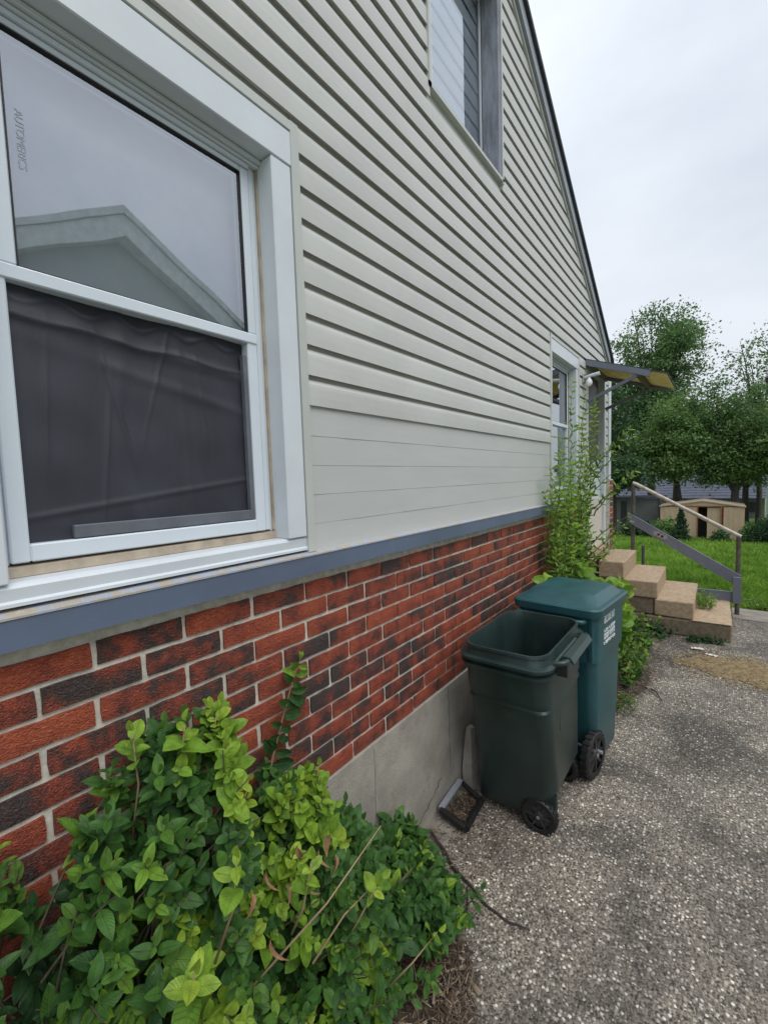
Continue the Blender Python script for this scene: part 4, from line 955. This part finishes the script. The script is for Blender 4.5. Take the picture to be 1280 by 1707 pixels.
def wall_shrub(name, label, cat, ys, hs, xfs, n_twigs, size, pairs, tonef, seed, tmpls, zmin=.03, stems=5, young=.15, spacing=.018):
    rv.seed(seed); y_mid = (ys[0]+ys[-1])/2; base = (W+.12, y_mid, 0)
    root = empty(name, base, label=label, cat=cat); lv = Leaves(); br = MB()
    for i in range(n_twigs):
        y = rv.uniform(ys[0], ys[-1]); h = float(np.interp(y, ys, hs)); xf = float(np.interp(y, ys, xfs)); a = (xf-(W+.03))
        th = math.asin(rv.random()**.8); bump = 1+.13*math.sin(y*19+th*4+seed)+.08*math.sin(y*41+th*9)
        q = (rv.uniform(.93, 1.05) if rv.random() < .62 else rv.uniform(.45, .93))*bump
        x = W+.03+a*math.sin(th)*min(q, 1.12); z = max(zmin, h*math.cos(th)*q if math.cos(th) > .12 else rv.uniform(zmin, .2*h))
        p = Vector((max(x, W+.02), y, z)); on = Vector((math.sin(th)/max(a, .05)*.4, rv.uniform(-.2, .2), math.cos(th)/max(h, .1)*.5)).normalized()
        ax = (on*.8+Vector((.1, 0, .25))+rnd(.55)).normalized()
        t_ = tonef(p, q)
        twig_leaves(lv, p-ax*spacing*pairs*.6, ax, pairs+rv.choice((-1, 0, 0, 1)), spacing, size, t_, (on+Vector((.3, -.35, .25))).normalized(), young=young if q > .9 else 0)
        if i % 3 == 0: br.tube([p-ax*.16-Vector((0, 0, .04)), p-ax*.05, p+ax*.05], [.003, .0022, .0012], 5, cap=False)
    for i in range(stems):
        y = rv.uniform(ys[0]+.1, ys[-1]-.1); h = float(np.interp(y, ys, hs))
        br.tube([(W+.10+rv.uniform(0, .1), y, 0), (W+.14+rv.uniform(0, .12), y+rv.uniform(-.06, .06), h*.4), (W+.12+rv.uniform(0, .2), y+rv.uniform(-.12, .12), h*.8)], [.010, .007, .003], 6)
    part(br, 'stems', TWIG, root, base, smooth=True, kind='stuff')
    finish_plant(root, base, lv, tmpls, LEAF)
    return root
OVAL = [leaf_template(6, w_, f, c) for w_, f, c in ((.25, .35, .35), (.22, .15, .7), (.27, .6, .1), (.24, .5, 1.0), (.20, .8, .5))]
ROUND = [leaf_template(6, w_, f, c, sharp=.85) for w_, f, c in ((.33, .35, .3), (.30, .15, .6), (.35, .6, .05), (.31, .5, .95), (.27, .9, .5))]
SERR = [leaf_template(8, w_, f, c, sharp=1.0, serr=.06) for w_, f, c in ((.25, .3, .5), (.23, .15, .7), (.27, .4, .3))]
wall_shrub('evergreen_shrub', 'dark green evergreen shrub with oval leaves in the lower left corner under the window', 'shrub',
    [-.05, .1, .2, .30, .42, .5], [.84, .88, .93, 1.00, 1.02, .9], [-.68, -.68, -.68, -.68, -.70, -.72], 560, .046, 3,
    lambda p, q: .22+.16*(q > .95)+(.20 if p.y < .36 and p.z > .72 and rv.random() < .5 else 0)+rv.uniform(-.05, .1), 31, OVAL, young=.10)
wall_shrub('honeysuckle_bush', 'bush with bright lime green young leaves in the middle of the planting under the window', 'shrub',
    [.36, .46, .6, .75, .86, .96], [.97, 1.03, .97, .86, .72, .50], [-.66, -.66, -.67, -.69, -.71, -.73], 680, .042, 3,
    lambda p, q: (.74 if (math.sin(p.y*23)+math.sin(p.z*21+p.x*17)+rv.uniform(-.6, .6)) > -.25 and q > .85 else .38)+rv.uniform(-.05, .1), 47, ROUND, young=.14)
wall_shrub('leafy_bush', 'mid green bush with drooping pointed leaves reaching out over the gravel below the bins', 'shrub',
    [.84, .95, 1.05, 1.2, 1.35, 1.45], [.74, .58, .46, .34, .28, .12], [-.70, -.72, -.74, -.72, -.70, -.74], 400, .058, 3,
    lambda p, q: .46+(.3 if rv.random() < .12 else 0)+rv.uniform(-.08, .08), 63, SERR, zmin=.10, young=.05)

# woody shoots and young sprigs standing clear of the bush
def sprigs():
    rv.seed(15); base = (W+.2, .55, .6); root = empty('young_shoots', base, label='long bare twigs with lime green leaf tips sticking out of the bush', cat='twigs'); lv = Leaves(); br = MB()
    for (a, b, n_) in (((-.78, .50, .62), (-.70, .86, .78), 0), ((-.72, .62, .60), (-.66, .80, .70), 1), ((-.96, .46, .9), (-.93, .47, 1.17), 3), ((-.97, .36, .95), (-.95, .37, 1.19), 3), ((-1.0, .56, .9), (-.98, .575, 1.13), 3),
                       ((-.74, .40, .80), (-.68, .42, 1.02), 3), ((-.70, .55, .75), (-.64, .56, .93), 3), ((-.72, .72, .55), (-.64, .76, .72), 2), ((-.68, .32, .78), (-.62, .30, .96), 3), ((-.70, .88, .3), (-.62, 1.0, .40), 1), ((-.74, .30, .5), (-.66, .26, .70), 2)):
        A = Vector(a); B_ = Vector(b); mid = A.lerp(B_, .5)+rnd(.015); br.tube([A, mid, B_], [.003, .0024, .0014], 5)
        ax = (B_-mid).normalized()
        if n_: twig_leaves(lv, B_-ax*.02*n_, ax, n_, .024, .046, .72, Vector((.6, -.6, .4)), young=.2)
    part(br, 'twigs', mat('young_twig', (.30, .22, .12), .7), root, base, smooth=True, kind='stuff')
    finish_plant(root, base, lv, ROUND, LEAF)
sprigs()
# vine climbing the bricks
def vine():
    rv.seed(5); P = [Vector((W+.05, .74, .60)), Vector((W+.035, .79, .80)), Vector((W+.025, .84, .90)), Vector((W+.02, .885, .985)), Vector((W+.02, .915, 1.05)), Vector((W+.02, .955, 1.115))]
    base = tuple(P[0]); root = empty('climbing_vine', base, label='single vine shoot with small leaves climbing the brick wall above the bush', cat='vine'); lv = Leaves()
    part(MB().tube(P, [.005, .0045, .004, .003, .0022, .001], 7), 'stem', mat('vine_stem', (.22, .12, .07), .7), root, base, smooth=True)
    for i in range(1, len(P)):
        for t in (0, .33, .66):
            p = P[i-1].lerp(P[i], t); ax = (P[i]-P[i-1]).normalized(); side = ax.cross(Vector((1, 0, 0)))
            if i < 2: continue
            for s in (1, -1):
                if rv.random() < .12: continue
                lv.add(p, side*s+ax*rv.uniform(0, .7)+Vector((.3, 0, -.2)), Vector((1, -.3, .3))+rnd(.35), .078*rv.uniform(.7, 1.1)*(1 if i < 5 else .7), (.30 if i < 4 else .42)+(.3 if i == 5 and t > .3 else 0)+rv.uniform(-.05, .05))
    for k in range(3): lv.add(P[-1], Vector((.2, rv.uniform(-1, 1), .8)), (1, 0, .2), .026, .85)
    finish_plant(root, base, lv, OVAL, LEAF)
vine()
# dry curled leaves hanging in the bush
rv.seed(3); base = (-.72, .58, .86); root = empty('dead_leaves', base, label='cluster of curled brown dead leaves hanging in the bush', cat='dead leaves')
DEADL = mat('dead_leaf', (.22, .10, .045), .8, .3, 40, col2=(.34, .20, .11))
for k in range(10):
    V, F, UV = leaf_template(5, .16, .9, 1.2); me = np_mesh('dry_leaf', V*.045*rv.uniform(.7, 1.1), F, DEADL); o = bpy.data.objects.new('dry_leaf', me); link(o, root)
    o.location = (rv.uniform(-.02, .05), rv.uniform(-.12, .10), rv.uniform(-.06, .05)); o.rotation_euler = (-1.5+rv.uniform(-.4, .4), rv.uniform(-.5, .5), rv.uniform(0, 6))

# generic plant from free-standing stems
def stem_plant(name, label, cat, base, stems, leaf_len, tmpls, tone, seed, pairs_gap=.05, spread=.3, mt=None, pair_leaves=True, droop=0., young=.15, n_parts=300, m_stem=TWIG, rad=.006):
    rv.seed(seed); root = empty(name, base, label=label, cat=cat); lv = Leaves(); br = MB()
    for (x, y, z0, hx, hy, h) in stems:
        p = Vector((x, y, z0)); n_ = max(3, int(h/pairs_gap)); P = [p.copy()]
        for k in range(n_):
            t = (k+1)/n_; q = Vector((x+hx*t**1.3+rv.uniform(-.012, .012), y+hy*t**1.3+rv.uniform(-.012, .012), z0+h*t-droop*t*t)); ax = (q-P[-1]).normalized(); P.append(q)
            if t < .12: continue
            ang = rv.uniform(0, 6.28); a = ax.orthogonal().normalized()
            for s in range(3):
                d = (Matrix.Rotation(ang+s*2.09, 3, ax) @ a)+ax*rv.uniform(.2, .9)
                lv.add(q+rnd(.006), d, Vector((.5, -.6, .5))+rnd(.6), leaf_len*rv.uniform(.6, 1.15)*(1-.3*t), min(1, max(0, tone+young*t+rv.uniform(-.12, .12))))
        br.tube(P, [rad*(1-.8*i/len(P)) for i in range(len(P))], 5)
    part(br, 'stems', m_stem, root, base, smooth=True, kind='stuff')
    finish_plant(root, base, lv, tmpls, mt or LEAF, n_parts)
    return root
NARROW = [leaf_template(5, w_, f, c) for w_, f, c in ((.15, .3, .3), (.13, .2, .5), (.17, .3, .1))]
rv.seed(77)
stems = []
for i in range(38):
    y = rv.uniform(3.45, 4.4); x = W+.05+rv.uniform(0, .10); stems.append((x, y, 0, rv.uniform(-.04, .10), rv.uniform(-.25, .10), rv.uniform(1.1, 2.0)))
for i in range(12):
    stems.append((W+.12+rv.uniform(0, .08), rv.uniform(4.1, 4.5), rv.uniform(.6, 1.7), rv.uniform(.12, .36), rv.uniform(-.05, .3), rv.uniform(.2, .5)))
for i in range(5):
    stems.append((W+.12, rv.uniform(3.9, 4.45), 0, rv.uniform(.02, .12), rv.uniform(-.2, .15), rv.uniform(2.15, 2.45)))
stem_plant('tall_weedy_shrub', 'tall thin weedy shrub with narrow leaves growing up in front of the far window', 'shrub', (W+.2, 4.1, 0), stems, .078, NARROW, .58, 8, pairs_gap=.045, young=.25)
stems = []
for i in range(95):
    y = rv.uniform(3.1, 4.8); stems.append((rv.uniform(-1.06, -.70), y, 0, rv.uniform(-.05, .16), rv.uniform(-.15, .08), rv.uniform(.3, .95 if y < 3.9 else .66)))
stem_plant('broadleaf_weeds', 'clump of broad-leaved weeds filling the bed between the teal bin and the steps', 'weeds', (-.9, 4.2, 0), stems, .15, ROUND, .60, 9, pairs_gap=.07, young=.20)
stems = [(rv.uniform(-.85, -.52), rv.uniform(3.7, 4.9), 0, rv.uniform(-.08, .12), rv.uniform(-.1, .1), rv.uniform(.10, .34)) for i in range(60)]
stem_plant('low_weeds', 'low yellowing weeds along the edge of the bed in front of the steps', 'weeds', (-.7, 4.3, 0), stems, .055, ROUND, .50, 10, pairs_gap=.045, young=.25)
stems = [(-.50+rv.uniform(-.05, .05), 3.42+rv.uniform(-.12, .12), 0, rv.uniform(-.05, .05), rv.uniform(-.05, .05), rv.uniform(.05, .10)) for i in range(16)]
stem_plant('small_weed', 'small tuft of weed growing in the gravel just past the teal bin', 'weeds', (-.5, 3.42, 0), stems, .03, NARROW, .55, 11, pairs_gap=.02, rad=.002)
stems = [(-.10+rv.uniform(-.05, .05), 5.95+rv.uniform(-.16, .12), .18, rv.uniform(-.10, .10), rv.uniform(-.08, .08), rv.uniform(.08, .17)) for i in range(26)]
stem_plant('fern_tuft', 'feathery green tuft growing on the lowest step', 'fern', (-.10, 5.95, .18), stems, .035, NARROW, .66, 12, pairs_gap=.016, rad=.002)
stems = [(-.55+rv.uniform(-.2, .25), 5.2+rv.uniform(-.1, .1), 0, rv.uniform(-.1, .1), rv.uniform(-.1, .1), rv.uniform(.05, .14)) for i in range(22)]
stem_plant('dark_weeds', 'dark weeds at the foot of the step blocks', 'weeds', (-.55, 5.2, 0), stems, .07, OVAL, .18, 13, pairs_gap=.03, rad=.002)
stems = [(-.12+rv.uniform(-.14, .16), 5.22+rv.uniform(-.05, .05), 0, rv.uniform(-.05, .1), rv.uniform(-.03, .03), rv.uniform(.02, .05)) for i in range(14)]
stem_plant('dark_weeds', 'flat dark leaves lying against the front of the lowest step', 'weeds', (-.12, 5.2, 0), stems, .06, OVAL, .15, 14, pairs_gap=.015, rad=.002)

# ------------------------------------------------------------------ grass
N = 90000
yy = 6.72+22*rng.random(N)**1.9; xx = -1.2-.17*(yy-7)+rng.random(N)*(2.9+.40*(yy-7))
ok = ~((yy < 6.78) & (xx < 6.2) & (xx > .15)); xx = xx[ok]; yy = yy[ok]; N = len(xx)
gzv = np.where(yy < 7, 0, -.093*(yy-7))-.01
hgt = rng.uniform(.04, .12, N)*(1+.045*(yy-7))*(1+.5*np.sin(xx*5+1)*np.sin(yy*4.3)); wd = .0045*(1+.16*(yy-7)); an = rng.random(N)*6.283; ln = rng.uniform(.1, .8, N)*hgt; la = rng.random(N)*6.283
V = np.zeros((N, 4, 3)); ca, sa = np.cos(an)*wd, np.sin(an)*wd
V[:, 0] = np.stack([xx-ca, yy-sa, gzv], 1); V[:, 1] = np.stack([xx+ca, yy+sa, gzv], 1)
V[:, 2] = np.stack([xx+ca*.7+ln*.35*np.cos(la), yy+sa*.7+ln*.35*np.sin(la), gzv+hgt*.6], 1); V[:, 3] = np.stack([xx+ln*np.cos(la), yy+ln*np.sin(la), gzv+hgt], 1)
F = np.array([(0, 1, 2), (0, 2, 3)]); tone = np.repeat(np.clip(.45+.22*np.sin(xx*2.1+yy)*np.sin(yy*1.3)+.2*np.sin(xx*9+yy*4)*np.sin(yy*7)+rng.normal(0, .16, N), 0, 1), 4)
me = np_mesh('lawn_grass', V.reshape(-1, 3), (F[None]+np.arange(N)[:, None, None]*4).reshape(-1, 3), GRASSM, tone)
link(tag(bpy.data.objects.new('lawn_grass', me), 'bright green lawn grass in the back yard', 'grass', kind='stuff'))

# ------------------------------------------------------------------ trees
TL = (np.array([(0, 0, 0), (.32, .45, .08), (0, 1, -.05), (-.32, .45, .08)]), np.array([(0, 1, 2, 3)]), np.array([(.5, 0), (1, .5), (.5, 1), (0, .5)]))
def tree(label, x, y, h, crown, n_leaf, leaf, tone, seed, trunk_r=.18, lean=(0, 0), fork=.35, wisp=0., z_low=.3, name='tree', group=None, trunk_m=BARK, airy=1.0):
    """crown: (rx, ry, rz, z centre); trunk grows limbs to points spread in the crown, leaf clumps sit along the limbs"""
    r_ = random.Random(seed); g = np.random.default_rng(seed); base = (x, y, gz(y)-.05)
    root = empty(name, base, label=label, cat='tree' if name == 'tree' else name.replace('_', ' '), group=group)
    rx, ry, rz, zc = crown; wood = MB(); top = Vector((lean[0], lean[1], h*fork)); P = [Vector((0, 0, 0)), top*.5+Vector((r_.uniform(-.1, .1), 0, 0)), top]
    wood.tube(P, [trunk_r*1.15, trunk_r*.9, trunk_r*.75], 9, cap=False); nodes = []
    nl = 16
    for i in range(nl):
        a = 2*math.pi*i/nl+r_.uniform(-.3, .3); el = r_.uniform(-1.0, 1.35); q = r_.uniform(.6, .95)
        tip = Vector((lean[0]*1.5+rx*q*math.cos(a)*math.cos(el), lean[1]+ry*q*math.sin(a)*math.cos(el), zc+rz*q*math.sin(el)))
        st_ = P[1].lerp(P[2], r_.uniform(.5, 1)); mid = st_.lerp(tip, .5)+Vector((0, 0, .12*h*(.5 if el > 0 else .2)))
        L_ = [st_, st_.lerp(mid, .5)+Vector((0, 0, .02*h)), mid, mid.lerp(tip, .5)+Vector((0, 0, .02*h)), tip]; r0 = trunk_r*r_.uniform(.35, .5)
        wood.tube(L_, [r0, r0*.8, r0*.6, r0*.4, r0*.15], 6, cap=False)
        for k in range(9):
            t = r_.uniform(.25, 1); b0 = L_[2].lerp(L_[4], max(0, t*2-1)) if t > .5 else L_[0].lerp(L_[2], t*2)
            d = Vector((r_.gauss(0, 1), r_.gauss(0, 1), r_.gauss(.3, .8)+wisp)).normalized(); ll = r_.uniform(.25, .55)*min(rx, rz)*(1+.5*wisp)
            e_ = b0+d*ll; wood.tube([b0, b0.lerp(e_, .5)+Vector((0, 0, ll*.08)), e_], [r0*.3, r0*.18, r0*.05], 4, cap=False); nodes.append((b0.lerp(e_, .35), e_))
    part(wood, 'trunk', trunk_m, root, (0, 0, 0), smooth=True)
    # clumps of leaves around twig segments, flattened
    per = max(4, n_leaf//len(nodes)); pos = []
    for a, b in nodes:
        t = g.random(per)[:, None]; A = np.array(a); B = np.array(b); c = A+(B-A)*t; s = (.30+.35*(1-t))*min(rx, rz)*.26*airy
        pos.append(c+g.normal(0, 1, (per, 3))*s*np.array([1.15, 1.15, .7]))
    P_ = np.concatenate(pos); n_ = len(P_)
    d = g.normal(0, 1, (n_, 3)); d[:, 2] -= .3-wisp; d /= np.linalg.norm(d, axis=1)[:, None]
    nr = g.normal(0, .6, (n_, 3))+np.array([0, 0, .8]); nr -= d*(nr*d).sum(1)[:, None]; nr /= np.linalg.norm(nr, axis=1)[:, None]; xx_ = np.cross(d, nr)
    M_ = np.stack([xx_, d, nr], -1)*(leaf*g.uniform(.6, 1.3, n_))[:, None, None]
    V = np.einsum('nij,kj->nki', M_, TL[0])+P_[:, None]
    cl = np.sin(P_[:, 0]*2.3+seed)*np.sin(P_[:, 1]*2.1)*np.sin(P_[:, 2]*2.7+seed)
    tn = np.clip(tone+.16*cl+g.normal(0, .09, n_), 0, 1)
    me = np_mesh('crown', V.reshape(-1, 3), (TL[1][None]+np.arange(n_)[:, None, None]*4).reshape(-1, 4), TREELEAF, np.repeat(tn, 4), np.tile(TL[2], (n_, 1)))
    o = bpy.data.objects.new('crown', me); link(o, root)
    return root
tree('tallest tree at the back, dark green crown rising above the awning', -3.7, 36, 15.9, (3.7, 2.8, 4.6, 11.7), 28000, .18, .58, 1, .26, airy=.85)
tree('dark dense tree directly beyond the house corner', -4.7, 27, 9, (2.3, 2.2, 3.7, 5.3), 24000, .16, .22, 2, .20)
tree('light green tree with a leaning trunk behind the shed', -1.35, 30, 8.5, (2.8, 2.0, 2.5, 5.5), 30000, .15, .72, 3, .17, lean=(-.7, 0), fork=.5)
tree('low branching tree with a forked trunk behind the right end of the shed', .75, 30.5, 8, (2.9, 2.2, 2.5, 5.7), 30000, .15, .62, 4, .22, fork=.42, trunk_m=BARKG)
tree('thin wispy tree at the right with bare upright shoots against the sky', 1.9, 34, 13.0, (2.8, 2.4, 3.8, 9.0), 5200, .17, .6, 5, .15, wisp=1.0, airy=.8)
tree('pale green tree at the far right edge of the yard', 3.3, 29, 8.5, (1.7, 1.7, 2.6, 5.4), 9000, .17, .8, 6, .15)
tree('distant small tree showing between roof edge and the tallest tree', -6.9, 42, 12.5, (1.6, 1.6, 2.4, 9.6), 2600, .2, .4, 7, .15, wisp=.5, airy=1.3)
tree('dark tree filling the gap between the tallest tree and the leaning tree', -2.4, 38, 11, (2.9, 2.4, 2.6, 7.0), 20000, .19, .42, 8, .22)
tree('broad green tree far behind at the right, behind the wispy one', 1.6, 42, 9.5, (4.0, 2.4, 2.3, 6.8), 20000, .2, .5, 9, .22)

def bushy(label, x, y, rx, ry, rz, n_, leaf, tone, seed, cone=False, name='garden_bush'):
    g = np.random.default_rng(seed); base = (x, y, gz(y)); root = empty(name, base, label=label, cat='bush' if not cone else 'conifer')
    d = g.normal(0, 1, (n_, 3)); d /= np.linalg.norm(d, axis=1)[:, None]; q = g.random(n_)**.4
    bump = 1+.18*np.sin(d[:, 0]*7+seed)*np.sin(d[:, 2]*6)+.1*np.sin(d[:, 1]*15)
    P_ = d*(q*bump)[:, None]*np.array([rx, ry, rz]); P_[:, 2] = np.abs(P_[:, 2]+rz*.55)
    if cone: t = g.random(n_)**1.4; a = g.random(n_)*6.283; r0 = rx*(1-t)*(.8+.25*np.sin(t*42))*(.5+.5*g.random(n_)); P_ = np.stack([r0*np.cos(a), r0*np.sin(a), t*rz*2], 1)
    dd = g.normal(0, 1, (n_, 3)); dd /= np.linalg.norm(dd, axis=1)[:, None]; nr = g.normal(0, 1, (n_, 3)); nr -= dd*(nr*dd).sum(1)[:, None]; nr /= np.linalg.norm(nr, axis=1)[:, None]
    M_ = np.stack([np.cross(dd, nr), dd, nr], -1)*(leaf*g.uniform(.6, 1.3, n_))[:, None, None]; V = np.einsum('nij,kj->nki', M_, TL[0])+P_[:, None]
    tn = np.clip(tone+g.normal(0, .12, n_), 0, 1)
    me = np_mesh('crown', V.reshape(-1, 3), (TL[1][None]+np.arange(n_)[:, None, None]*4).reshape(-1, 4), TREELEAF, np.repeat(tn, 4), np.tile(TL[2], (n_, 1)))
    link(bpy.data.objects.new('crown', me), root)
    tk = MB()
    for i in range(5): a = i*1.3; tk.tube([(0, 0, -.02), (rx*.3*math.cos(a), ry*.3*math.sin(a), rz*.6), (rx*.6*math.cos(a), ry*.6*math.sin(a), rz*1.1)], [.04, .025, .01], 5)
    part(tk, 'stems', BARK, root, (0, 0, 0)); return root
bushy('small dark conifer standing in front of the shed', -1.30, 23.5, .50, .5, .80, 2600, .10, .05, 21, cone=True, name='conifer')
bushy('leafy bush half covering the left end of the shed', -1.95, 24.6, .55, .5, .70, 2600, .12, .75, 22)
bushy('small green bush by the shed door, right of the opening', .10, 24.6, .38, .35, .42, 1500, .10, .35, 23)
bushy('dark rounded bush at the right of the shed', 1.95, 24.5, .75, .7, .95, 4200, .12, .08, 24)
bushy('mid green bush against the right end of the shed', 1.15, 24.9, .40, .4, .62, 1900, .11, .55, 25)
bushy('low dark bushes beyond the handrail at the left of the yard', -3.2, 25.5, .85, .6, .60, 3600, .13, .15, 26)
bushy('low yellow green ground cover at the lawn edge by the kerb', .52, 6.95, .30, .22, .05, 900, .035, .95, 27)
bushy('pale yellow green bush at the far right edge', 2.75, 26.5, .75, .7, 1.35, 3600, .13, .95, 28)

# ------------------------------------------------------------------ shed and far buildings
SY = 27.0; g0 = gz(SY); sb = (-.7, SY, g0)
sh = empty('garden_shed', sb, label='tan metal garden shed with a low gable and its door half open', cat='shed')
x0, x1, ze, zp = -2.40, 1.02, -.16, .16
def sheet(xa, xb, za, zb, y=SY, name='wall_panel', m=SHEDM, par=None):     # ribbed steel sheet
    mb = MB(); n_ = max(2, int((xb-xa)/.12)); prof = []
    for i in range(n_+1): prof.append((xa+(xb-xa)*i/n_, y+(.014 if i % 2 else 0)))
    for x, yy_ in prof: mb.v += [(x, yy_, za), (x, yy_, zb)]
    for i in range(n_): mb.f.append([2*i, 2*i+2, 2*i+3, 2*i+1])
    mb.v = [(x-sb[0], yy_-sb[1], z-sb[2]) for x, yy_, z in mb.v]; return mb.build(name, m, par or sh)
sheet(x0, -1.20, g0, ze); sheet(-1.20, -.80, g0, ze); sheet(.22, .62, g0, ze, SY-.01); sheet(.62, x1, g0, ze, SY-.01)
dor = sheet(-.42, .10, g0+.05, ze-.04, SY+.05, 'sliding_door')
part(MB().box(.10, .17, SY-.03, SY+.02, g0, ze), 'door_post', RUST, sh, sb)
part(MB().box(-.83, -.79, SY-.03, SY+.02, g0, ze), 'door_post', RUST, sh, sb)
part(MB().box(x0, x1, SY-.02, SY+.0, ze, ze+.06), 'door_track', RUST, sh, sb)
mb = MB(); i = 0; pk_ = -.62
mb.v = [(x0, SY-.01, ze+.05), (x1, SY-.01, ze+.05), (pk_, SY-.01, zp-.02), (x0, SY+.01, ze+.05), (x1, SY+.01, ze+.05), (pk_, SY+.01, zp-.02)]; mb.f = [[0, 1, 2], [3, 5, 4], [0, 3, 4, 1]]
part(mb, 'gable_panel', SHEDM, sh, sb)
mb = MB(); 
for (xa, za, xb, zb) in ((x0-.05, ze+.04, pk_, zp), (pk_, zp, x1+.05, ze+.04)):
    b0 = len(mb.v); mb.v += [(xa, SY-.06, za), (xb, SY-.06, zb), (xb, SY+2.4, zb), (xa, SY+2.4, za), (xa, SY-.06, za-.05), (xb, SY-.06, zb-.05)]; mb.f += [[b0, b0+1, b0+2, b0+3], [b0, b0+4, b0+5, b0+1]]
part(mb, 'roof', SHEDR, sh, sb)
part(MB().box(x1-.02, x1, SY, SY+2.4, g0, ze+.05).box(x0, x0+.02, SY, SY+2.4, g0, ze+.05).box(x0+.02, x1-.02, SY+2.38, SY+2.4, g0, ze+.05), 'side_wall', SHEDM, sh, sb)
part(MB().box(-1.2, -.45, SY+.8, SY+.85, g0, ze), 'doorway_shade', DARKROOM, sh, sb)  # dark panel standing in for the shade inside the open shed doorway
# garage at the left
GB = (-4.2, 29, gz(29)); ga = empty('grey_outbuilding', GB, label='low grey green outbuilding partly hidden beyond the handrail', cat='outbuilding')
part(MB().box(-6.2, -2.55, 29, 31, gz(29)-.2, .12), 'wall', HWALL, ga, GB)
part(MB().box(-6.3, -2.45, 28.9, 31.1, .122, .25), 'roof', HROOF, ga, GB)
part(MB().box(-4.55, -4.25, 28.97, 28.998, gz(29), 0.0), 'door', DARKROOM, ga, GB)
part(MB().box(-2.62, -2.50, 28.9, 28.99, gz(29), .12), 'corner_post', POSTM, ga, GB)
# house behind
HB = (-2.2, 46, gz(46)); h2 = empty('far_house', HB, label='house behind the trees with a blue grey shingle roof', cat='house')
part(MB().box(-7.6, 3.0, 46.6, 49.5, gz(46)-.3, -.75), 'wall', HWALL, h2, HB)
mb = MB(); nC = 16
for i in range(nC):                                # shingle courses, each one proud of the next
    ya, yb_ = 45.9+4.3*i/nC, 45.9+4.3*(i+1)/nC; za, zb = -.75+3.5*i/nC, -.75+3.5*(i+1)/nC
    b0 = len(mb.v); mb.v += [(-8, ya, za+.03), (3.3, ya, za+.03), (3.3, yb_, zb), (-8, yb_, zb), (-8, ya, za), (3.3, ya, za)]; mb.f += [[b0, b0+1, b0+2, b0+3], [b0+4, b0+5, b0+1, b0]]
part(mb, 'roof', HROOF, h2, HB)
for xw in (-6, -3.4, -.8, 1.6): part(MB().box(xw, xw+.9, 46.55, 46.598, -1.9, -1.1), 'window', DARKROOM, h2, HB)
HB3 = (5, 44, gz(44)); h3 = empty('pale_house', HB3, label='pale house wall glimpsed at the right edge behind the trees', cat='house')
part(MB().box(2.9, 9, 40, 44, gz(42)-.3, 1.9), 'wall', NRAKE, h3, HB3); part(MB().box(2.7, 9.2, 39.8, 44.2, 1.902, 2.3), 'roof', HROOF, h3, HB3)
part(MB().box(3.2, 3.9, 39.95, 39.998, .5, 1.6), 'window', DARKROOM, h3, HB3)
# neighbour's gable across the driveway: seen only as a reflection in the glass
NBx = 6.0; npk = 3.62; nzp = H+4.62
NB2 = (NBx+3, npk, 0); nh = empty('neighbour_house', NB2, label="neighbour's gabled house across the driveway, seen reflected in the window glass", cat='house')
mb = MB().poly_x([(npk-4.6, 0), (npk+4.6, 0), (npk+4.6, nzp-4.6*.6), (npk, nzp), (npk-4.6, nzp-4.6*.6)], NBx, NBx+8); part(mb, 'wall', NWALL, nh, NB2)
mb = MB()
for s in (1, -1): mb.poly_x([(npk, nzp+.02), (npk+s*5.0, nzp+.02-3.0), (npk+s*5.0, nzp-3.0-.32), (npk, nzp-.32)], NBx-.30, NBx-.02)
part(mb, 'rake_board', NRAKE, nh, NB2)
mb = MB()
for s in (1, -1): mb.poly_x([(npk, nzp+.15), (npk+s*5.2, nzp+.15-3.12), (npk+s*5.2, nzp+.03-3.12), (npk, nzp+.03)], NBx-.34, NBx+8.2)
part(mb, 'roof', NRAKE, nh, NB2)
part(MB().box(NBx-.03, NBx-.004, 2.2, 3.0, 1.3, 2.5), 'window', DARKROOM, nh, NB2)
